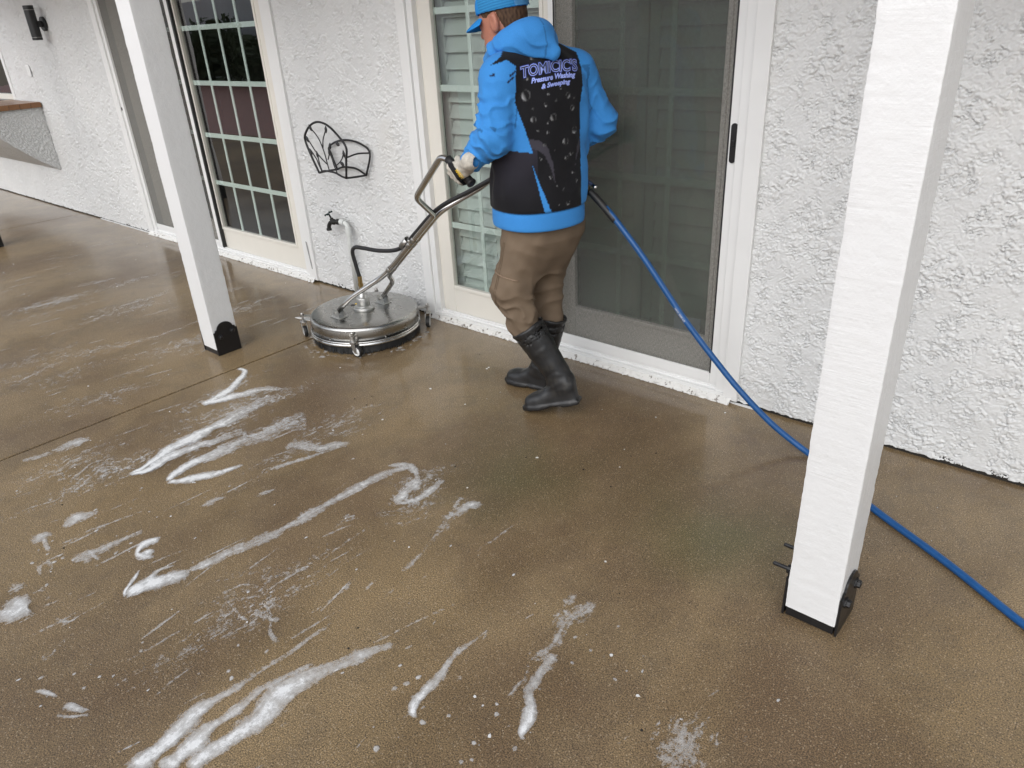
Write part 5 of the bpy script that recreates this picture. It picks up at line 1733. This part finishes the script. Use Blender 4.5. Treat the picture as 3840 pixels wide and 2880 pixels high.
M['print_blue'] = plain('print_blue', (0.02, 0.04, 0.26), 0.7)
M['print_fill'] = plain('print_fill', (0.030, 0.033, 0.055), 0.7, var=0.3)
for off, lift, m in ((0.085, 0.0026, 'print_blue'), (0.044, 0.0034, 'print_edge'), (0.0, 0.0044, 'print_fill')):
    back_word("TOMICIC'S", -0.070, 0.152, 1.452, 0.052, 0.008, off, lift, M[m], 0.0)
for off, lift, m in ((0.075, 0.0026, 'print_blue'), (0.040, 0.0034, 'print_edge')):
    back_word('Pressure Washing', -0.032, 0.142, 1.431, 0.0245, 0.004, off, lift, M[m])
    back_word('& Sweeping', 0.006, 0.120, 1.409, 0.0225, 0.003, off, lift, M[m])

# ---- trousers
LH, LK, LB = (-2.005, -0.530, 0.82), (-2.050, -0.600, 0.585), (-1.990, -0.585, 0.40)
RH, RK, RB = (-1.955, -0.365, 0.83), (-2.040, -0.375, 0.575), (-2.025, -0.362, 0.37)
def trousers(P):
    ridge = lambda ph: 1.5 * (1 - np.abs(np.sin(ph * 0.5))) ** 1.5 - 0.55
    Z = [0.64, 0.72, 0.80, 0.90]
    hip = prof_d(P, Z, [-2.0, -1.995, -1.985, -1.985], [-0.465, -0.46, -0.455, -0.455], [0.085, 0.130, 0.160, 0.160], [0.065, 0.108, 0.134, 0.136], [yawz] * 4, 0.63, 0.90, 0.03)
    L = smin(cone(P, LH, LK, 0.094, 0.088), cone(P, LK, LB, 0.088, 0.067), 0.03)
    Rr = smin(cone(P, RH, RK, 0.106, 0.078), cone(P, RK, RB, 0.078, 0.064), 0.03)
    hem = lambda d, b, k: smax(d, (P - np.array(b, dtype=np.float32)) @ (np.array(b, dtype=np.float32) - np.array(k, dtype=np.float32)) / float(np.linalg.norm(np.array(b) - np.array(k))), 0.01)
    L, Rr = hem(L, (-1.985, -0.582, 0.375), LK), hem(Rr, (-2.02, -0.36, 0.345), RK)
    L = L - 0.0095 * ridge((P @ np.array((0.45, 0.1, 0.9), dtype=np.float32)) * 125 + 2.8 * waves(P, 0.13, 41, 5)) * np.exp(-((P[..., 2] - 0.49) / 0.075) ** 2)
    L = L - 0.0034 * ridge((P @ np.array((0.3, 0.5, 0.8), dtype=np.float32)) * 62 + 2.0 * waves(P, 0.2, 42, 5))
    Rr = Rr - 0.006 * ridge((P @ np.array((-0.3, 0.1, 0.95), dtype=np.float32)) * 95 + 2.0 * waves(P, 0.13, 43, 5)) * np.exp(-((P[..., 2] - 0.48) / 0.09) ** 2)
    d = smin(smin(L, Rr, 0.02), hip, 0.06)
    d = d + waves(P, 0.10, 44, 6) * 0.0030 + waves(P, 0.05, 45, 5) * 0.0012
    # side seam of the near leg
    return d
V, F = sdf_mesh('trousers', trousers, (-2.22, -0.76, 0.32), (-1.78, -0.22, 0.93), 0.0058)
TAN = np.array([0.158, 0.116, 0.079])
tw = 1 + 0.10 * waves(V.astype(np.float32), 0.08, 47, 6)[:, None] * 0.5
TRS = wear('trousers', V, F, TAN * tw, M['trousers'])
tr_bvh = BVHTree.FromPolygons([tuple(v) for v in V], [tuple(int(i) for i in f) for f in F])
def on_leg(pts, r, name, m):
    out = []
    for p in pts:
        o_ = Vector(p) + Vector((0.25, -0.95, 0.15)) * 0.6
        h = tr_bvh.ray_cast(o_, Vector((-0.25, 0.95, -0.15)))
        if h[0] is not None: out.append(h[0] + Vector((0.25, -0.95, 0.15)) * 0.0012 - PR)
    if len(out) > 2: obj(name, tube(out, r, 6), m, TRS, smooth=True)
SEAM = plain('seam_thread', (0.12, 0.084, 0.052), 0.9)
on_leg([(-2.13 + 0.012 * i, -0.62, 0.668 - 0.0022 * i) for i in range(14)], 0.0032, 'pocket_zip', plain('zip_tape', (0.235, 0.165, 0.11), 0.7))
on_leg([(-2.055 - 0.003 * i, -0.62, 0.80 - 0.02 * i) for i in range(16)], 0.0016, 'seam', SEAM)
on_leg([(-2.045 - 0.003 * i, -0.62, 0.80 - 0.02 * i) for i in range(16)], 0.0014, 'seam', SEAM)

# ---- boots
def boot_fn(top, ank, heel, toe, up):
    top, ank, heel, toe, up = [np.array(q, dtype=np.float32) for q in (top, ank, heel, toe, up)]
    fw = toe - heel; fl = np.linalg.norm(fw); fw = fw / fl
    up = up - fw * (up @ fw); up = up / np.linalg.norm(up)
    sd_ = np.cross(up, fw)
    axd = (top - ank) / np.linalg.norm(top - ank)
    def fn(P):
        shaft, t = seg_d(P, ank, top + axd * 0.02, 0.054, 0.080)
        s_al = (P - ank) @ axd
        L = np.linalg.norm(top - ank)
        shaft = smax(shaft, (P - top) @ axd, 0.004)
        # mouth of the boot
        inner = cone(P, top - axd * 0.05, top + axd * 0.08, 0.070, 0.074)
        shaft = smax(shaft, -inner, 0.004)
        for z_, w_, a_ in ((L - 0.012, 0.006, 0.003), (L - 0.045, 0.0035, 0.0025), (L - 0.056, 0.0035, 0.0025), (L - 0.115, 0.0035, 0.0025), (L - 0.125, 0.0035, 0.0022)):
            shaft = shaft - a_ * np.exp(-((s_al - z_) / w_) ** 2)
        q = P - heel
        f_, u_, l_ = q @ fw, q @ up, q @ sd_
        # foot: rounded last, high instep, bulbous toe
        tt = np.clip(f_ / fl, 0, 1)
        hw = np.interp(tt, [0, 0.12, 0.3, 0.5, 0.72, 0.9, 1.0], [0.026, 0.038, 0.037, 0.041, 0.050, 0.044, 0.022])
        ht = np.interp(tt, [0, 0.1, 0.25, 0.45, 0.65, 0.82, 0.95, 1.0], [0.10, 0.115, 0.12, 0.105, 0.078, 0.070, 0.056, 0.035])
        e = (np.abs(l_ / hw) ** 2.4 + np.abs((u_ - ht * 0.42) / (ht * 0.62)) ** 2.4) ** (1 / 2.4)
        foot = (e - 1) * np.minimum(hw, ht * 0.6)
        foot = smax(smax(foot, f_ - fl + 0.004, 0.02), -f_ + 0.002, 0.015)
        foot = smax(foot, 0.012 - u_, 0.004)
        # welt and sole with a raised heel block
        sole = smax(np.abs(u_ - 0.013) - 0.013 - 0.010 * ((tt < 0.32) * 0), np.maximum(np.abs(l_) - hw - 0.006, np.maximum(f_ - fl - 0.006, -f_ - 0.006)), 0.010)
        arch = np.maximum(np.maximum(np.abs(f_ - fl * 0.40) - 0.030, u_ - 0.008), -0.02 - u_)
        sole = smax(sole, -arch, 0.003)
        d = smin(smin(shaft, foot, 0.045), sole, 0.004)
        d = d + waves(P, 0.06, 51, 6) * 0.0012
        wr = np.exp(-(np.linalg.norm(P - ank - fw * 0.02, axis=-1) / 0.055) ** 2)
        d = d + 0.0035 * wr * np.sin(s_al * 170 + 1.8 * waves(P, 0.08, 52, 5))
        return d
    return fn
def boot_colour(V, seed):
    P = V.astype(np.float32)
    n = waves(P, 0.05, seed, 8) + 0.8 * waves(P, 0.02, seed + 1, 8)
    k = np.clip((n - 0.3) * 0.8, 0, 1)[:, None] * np.clip((0.36 - P[:, 2]) / 0.12, 0, 1)[:, None] * np.clip((P[:, 2] - 0.07) / 0.05, 0, 1)[:, None]
    return np.array([0.0125, 0.0125, 0.0130]) * (1 - 0.55 * k) + np.array([0.035, 0.032, 0.026]) * 0.55 * k
bl = boot_fn((-1.985, -0.584, 0.412), (-1.838, -0.530, 0.175), (-1.742, -0.520, 0.072), (-1.985, -0.612, 0.006), (-0.30, -0.05, 0.95))
V, F = sdf_mesh('boot', bl, (-2.10, -0.70, -0.02), (-1.68, -0.42, 0.45), 0.0052)
V[:, 2] = np.maximum(V[:, 2], 0.0008)
wear('boot', V, F, boot_colour(V, 61), M['boot'])['label'] = 'near rubber boot with its heel lifted'
br_ = boot_fn((-2.022, -0.362, 0.385), (-2.055, -0.392, 0.130), (-1.985, -0.392, 0.004), (-2.262, -0.428, 0.004), (0, 0, 1))
V, F = sdf_mesh('boot', br_, (-2.32, -0.52, -0.02), (-1.90, -0.26, 0.43), 0.0055)
V[:, 2] = np.maximum(V[:, 2], 0.0008)
wear('boot', V, F, boot_colour(V, 71), M['boot'])['label'] = 'far rubber boot standing flat on the slab'

# ---- head, neck and the hidden trunk: one continuous body
HC = np.array((-2.112, -0.500, 1.648), dtype=np.float32)
fh = np.array((-0.988, -0.152, -0.30)); fh /= np.linalg.norm(fh)
lh = np.array((0.152, -0.988, 0.0)); lh /= np.linalg.norm(lh)
uh = np.cross(fh, lh); uh = uh if uh[2] > 0 else -uh
HM = np.stack([fh, lh, uh]).astype(np.float32)
def hl(f_, l_, u_):
    return tuple(HC + f_ * fh + l_ * lh + u_ * uh)
def head(P):
    q = (P - HC) @ HM.T
    e = lambda c, r: ell(q, c, r)
    d = e((-0.012, 0, 0.035), (0.096, 0.076, 0.092))
    d = smin(d, e((0.030, 0, -0.035), (0.066, 0.062, 0.080)), 0.04)
    d = smin(d, cone(q, (0.045, 0.018, -0.085), (0.045, -0.018, -0.085), 0.030, 0.030), 0.04)       # jaw
    d = smin(d, cone(q, (0.072, 0, -0.098), (0.070, 0, -0.104), 0.016, 0.014), 0.03)               # chin
    d = smin(d, cone(q, (0.090, 0, 0.005), (0.106, 0, -0.028), 0.008, 0.012), 0.014)               # nose
    d = smin(d, cone(q, (0.088, 0.022, 0.022), (0.090, -0.022, 0.022), 0.010, 0.010), 0.018)       # brow
    d = smin(d, cone(q, (0.090, 0.016, -0.062), (0.090, -0.016, -0.062), 0.010, 0.010), 0.010)     # lips
    d = smax(d, -cone(q, (0.104, 0.018, -0.0635), (0.104, -0.018, -0.0635), 0.0025, 0.0025), 0.004)
    for s in (-1, 1):
        d = smax(d, -ell(q, (0.098, 0.031 * s, 0.004), (0.014, 0.015, 0.010)), 0.010)               # eye hollow
        d = smin(d, ell(q, (0.078, 0.031 * s, 0.004), (0.012, 0.013, 0.012)), 0.004)                # eyeball
        ear = ell(q, (-0.010, 0.080 * s, -0.012), (0.021, 0.013, 0.036), [(0.96, -0.25 * s, 0.15), (0.25 * s, 0.96, 0), (-0.15, 0, 0.98)])
        ear = smax(ear, -ell(q, (-0.004, 0.094 * s, -0.008), (0.011, 0.010, 0.022)), 0.006)
        d = smin(d, ear, 0.008)
    neck = cone(P, hl(-0.025, 0, -0.04), (-2.020, -0.465, 1.47), 0.058, 0.066)
    trunk = cone(P, (-2.01, -0.46, 1.44), (-1.985, -0.45, 1.0), 0.085, 0.11)
    sh = cone(P, (-2.02, -0.57, 1.42), (-1.96, -0.33, 1.42), 0.05, 0.05)
    return smin(smin(d, neck, 0.03), smin(trunk, sh, 0.04), 0.04)
V, F = sdf_mesh('body', head, (-2.27, -0.68, 0.88), (-1.84, -0.28, 1.80), 0.0058)
wear('body', V, F, None, M['skin'])
def hair(P):
    q = (P - HC) @ HM.T
    d = ell(q, (-0.012, 0, 0.035), (0.0995, 0.0795, 0.0955))
    d = smin(d, cone(P, hl(-0.040, 0, -0.02), hl(-0.030, 0, -0.075), 0.058, 0.056), 0.03)
    d = d + waves(P, 0.012, 81, 8) * 0.0008
    # hair line: above the ear, sideburn in front, nape behind
    lim = np.interp(q[..., 0], [-0.12, -0.035, -0.025, 0.012, 0.030, 0.042, 0.06], [-0.070, -0.060, 0.020, 0.022, -0.004, 0.006, 0.06])
    return smax(smax(d, lim - q[..., 2], 0.004), q[..., 0] - 0.055, 0.004)
V, F = sdf_mesh('hair', hair, (-2.26, -0.62, 1.52), (-1.98, -0.38, 1.80), 0.0050)
n_ = waves(V.astype(np.float32), 0.012, 83, 8, (1, 1, 0.5))[:, None]
wear('hair', V, F, np.array([0.075, 0.042, 0.024]) * (1 + 0.35 * n_), M['hair'])
def cap(P):
    q = (P - HC) @ HM.T
    # tilt of the cap: a little lower at the back
    up = q[..., 2] - 0.16 * q[..., 0]
    dome = ell(q, (-0.012, 0, 0.048), (0.110, 0.089, 0.098))
    inner = ell(q, (-0.012, 0, 0.046), (0.1045, 0.0835, 0.093))
    d = smax(smax(dome, -inner, 0.002), 0.030 - up, 0.003)
    # opening over the strap at the back
    d = smax(d, -ell(q, (-0.115, 0, 0.062), (0.06, 0.042, 0.034)), 0.003)
    # brim
    bx, by = q[..., 0] - 0.050, q[..., 1]
    surf = 0.040 - 0.10 * bx - 5.2 * by * by - 1.5 * np.maximum(bx, 0) ** 2
    plan = (np.sqrt((np.maximum(bx, 0) / 0.118) ** 2 + (by / 0.086) ** 2) - 1) * 0.086
    br = smax(smax(np.abs(q[..., 2] - surf) * 0.85 - 0.0032, plan, 0.004), -bx, 0.004)
    return np.minimum(d, br)
V, F = sdf_mesh('cap', cap, (-2.34, -0.66, 1.60), (-1.97, -0.37, 1.84), 0.0034)
q = (V - HC) @ HM.T
CAPB = np.array([0.020, 0.235, 0.62])
mesh_zone = (q[:, 0] < 0.045) & (q[:, 2] > 0.02)
lines = 0.5 + 0.5 * np.sin((q[:, 2] - 0.10 * q[:, 0]) * 2 * PI / 0.0095)
cc = np.tile(CAPB, (len(V), 1))
cc[mesh_zone] = (np.array([0.016, 0.155, 0.38])[None] * (1 - lines[:, None]) + np.array([0.04, 0.27, 0.56])[None] * lines[:, None])[mesh_zone]
CP = wear('cap', V, F, cc, M['cap'])
# snap strap
sp2 = [hl(-0.012 - 0.1115 * math.cos(a), 0.0905 * math.sin(a), 0.030 + 0.16 * (-0.012 - 0.1115 * math.cos(a)) + 0.012) for a in np.linspace(-0.62, 0.62, 15)]
bm = bmesh.new()
prev = None
for i, p in enumerate(sp2):
    p = Vector(p) - PR
    ring = [bm.verts.new(p + Vector(uh) * k * 0.009) for k in (-1, 1)]
    if prev: bm.faces.new((prev[0], ring[0], ring[1], prev[1]))
    prev = ring
bmesh.ops.solidify(bm, geom=bm.faces[:], thickness=0.003)
obj('strap', bm, plain('strap_blue', (0.12, 0.40, 0.72), 0.5), CP)

# ---- gloves: palm, four fingers closed round the grip, thumb from the side of the palm
def glove_fn(c0, ax, out, wrist, r_grip=0.018, sgn=1):
    """c0: middle of the fist on the grip, ax: along the grip from little finger to forefinger,
       out: unit vector from the grip towards the back of the hand, wrist: centre of the wrist"""
    c0, ax, out, wrist = [np.array(v_, dtype=np.float32) for v_ in (c0, ax, out, wrist)]
    ax = ax / np.linalg.norm(ax)
    out = out - ax * (out @ ax); out = out / np.linalg.norm(out)
    fwd = np.cross(ax, out) * sgn                             # the way the fingers set off over the grip
    def at(s_, ang, r):
        return c0 + ax * s_ + (out * math.cos(ang) + fwd * math.sin(ang)) * r
    kn = [at(s_, 0.35, 0.044) for s_ in (-0.033, -0.011, 0.011, 0.032)]
    def fn(P):
        d = None
        # palm: from the wrist to the knuckles
        for i, k in enumerate(kn):
            w_ = wrist + ax * (-0.016 + 0.011 * i)
            c = cone(P, w_, k, 0.020, 0.0165)
            d = c if d is None else smin(d, c, 0.018)
        for i, (s_, ln) in enumerate(((-0.033, 0.86), (-0.011, 1.0), (0.011, 1.04), (0.032, 0.96))):
            rf = (0.0095, 0.0108, 0.0112, 0.0106)[i]
            rr_ = r_grip + rf + 0.001
            pts = [kn[i], at(s_, 1.25 * ln, rr_ + 0.006), at(s_, 2.25 * ln, rr_ + 0.001), at(s_, 3.05 * ln, rr_)]
            f_ = None
            for a_, b_, q0, q1 in ((0, 1, 1.15, 1.05), (1, 2, 1.05, 1.0), (2, 3, 1.0, 0.88)):
                c = cone(P, pts[a_], pts[b_], rf * q0, rf * q1)
                f_ = c if f_ is None else smin(f_, c, 0.004)
            d = smin(d, f_, 0.0045)
        th = [wrist * 0.55 + at(0.030, -0.8, 0.038) * 0.45, at(0.046, -1.0, r_grip + 0.016), at(0.050, -1.9, r_grip + 0.012), at(0.044, -2.7, r_grip + 0.012)]
        t_ = smin(smin(cone(P, th[0], th[1], 0.017, 0.0135), cone(P, th[1], th[2], 0.0135, 0.012), 0.004), cone(P, th[2], th[3], 0.012, 0.0105), 0.004)
        d = smin(d, t_, 0.008)
        arm = cone(P, wrist, wrist + (wrist - c0) * 0.75, 0.030, 0.036)
        d = smin(d, arm, 0.014)
        return d + waves(P, 0.03, 93, 6) * 0.0009
    return fn, at
g0, g1 = np.array((-2.262, -0.706, 1.134)), np.array((-2.150, -0.715, 1.066))
gc = (g0 * 0.38 + g1 * 0.62)
fnL, atL = glove_fn(gc, g0 - g1, (0.45, -0.75, 0.38), (-2.128, -0.746, 1.128), 0.018, -1)
V, F = sdf_mesh('glove', fnL, (-2.32, -0.86, 1.00), (-2.05, -0.62, 1.24), 0.0034)
P = V.astype(np.float32)
gcol = np.tile(np.array([0.50, 0.47, 0.41]), (len(V), 1))
axn = (g0 - g1) / np.linalg.norm(g0 - g1)
al = (P - gc) @ axn.astype(np.float32)
wr = np.array((-2.128, -0.746, 1.128)); wd = (wr - gc) / np.linalg.norm(wr - gc)
h_ = (P - gc) @ wd.astype(np.float32)
eb = np.array((0.63, 0.54, 0.55))
bb = (P - gc) @ eb.astype(np.float32)
cuffband = (np.abs(bb + 0.009) < 0.0115)
under = ((P - gc) @ np.array((0.45, -0.75, 0.38), dtype=np.float32)) < 0.004
gcol[cuffband | under] = np.array([0.012, 0.012, 0.013])
gcol *= (1 + 0.12 * waves(P, 0.02, 95, 6))[:, None]
GL = wear('glove', V, F, gcol, M['glove'])
gl_bvh = BVHTree.FromPolygons([tuple(v) for v in V], [tuple(int(i) for i in f) for f in F])
# strap lettering
bm = text_bm('HARDY', 1.0, 0.03, 0.0, 0.2)
vdir = Vector((-0.70, 0.69, -0.17)).normalized()
ctr = Vector(gc) - Vector(eb) * 0.009
tx = Vector((0.42, 0.36, -0.83)).normalized()
ty = Vector(eb).normalized()
def fn_(x, y): return ctr + tx * ((x - 1.75) * 0.0130) + ty * ((y - 0.35) * 0.0185) - vdir * 0.3
print_on(gl_bvh, bm, fn_, vdir, 0.0012)
for v in bm.verts: v.co -= PR
obj('strap_print', bm, M['yellow'], GL)
fnR, atR = glove_fn((-2.05, -0.235, 1.078), (-0.97, 0.0, 0.24), (0.1, 0.75, 0.62), (-2.055, -0.208, 1.125), 0.018, -1)
V, F = sdf_mesh('glove', fnR, (-2.20, -0.34, 0.98), (-1.92, -0.10, 1.22), 0.0045)
wear('glove', V, F, np.tile(np.array([0.30, 0.28, 0.25]), (len(V), 1)), M['glove'])
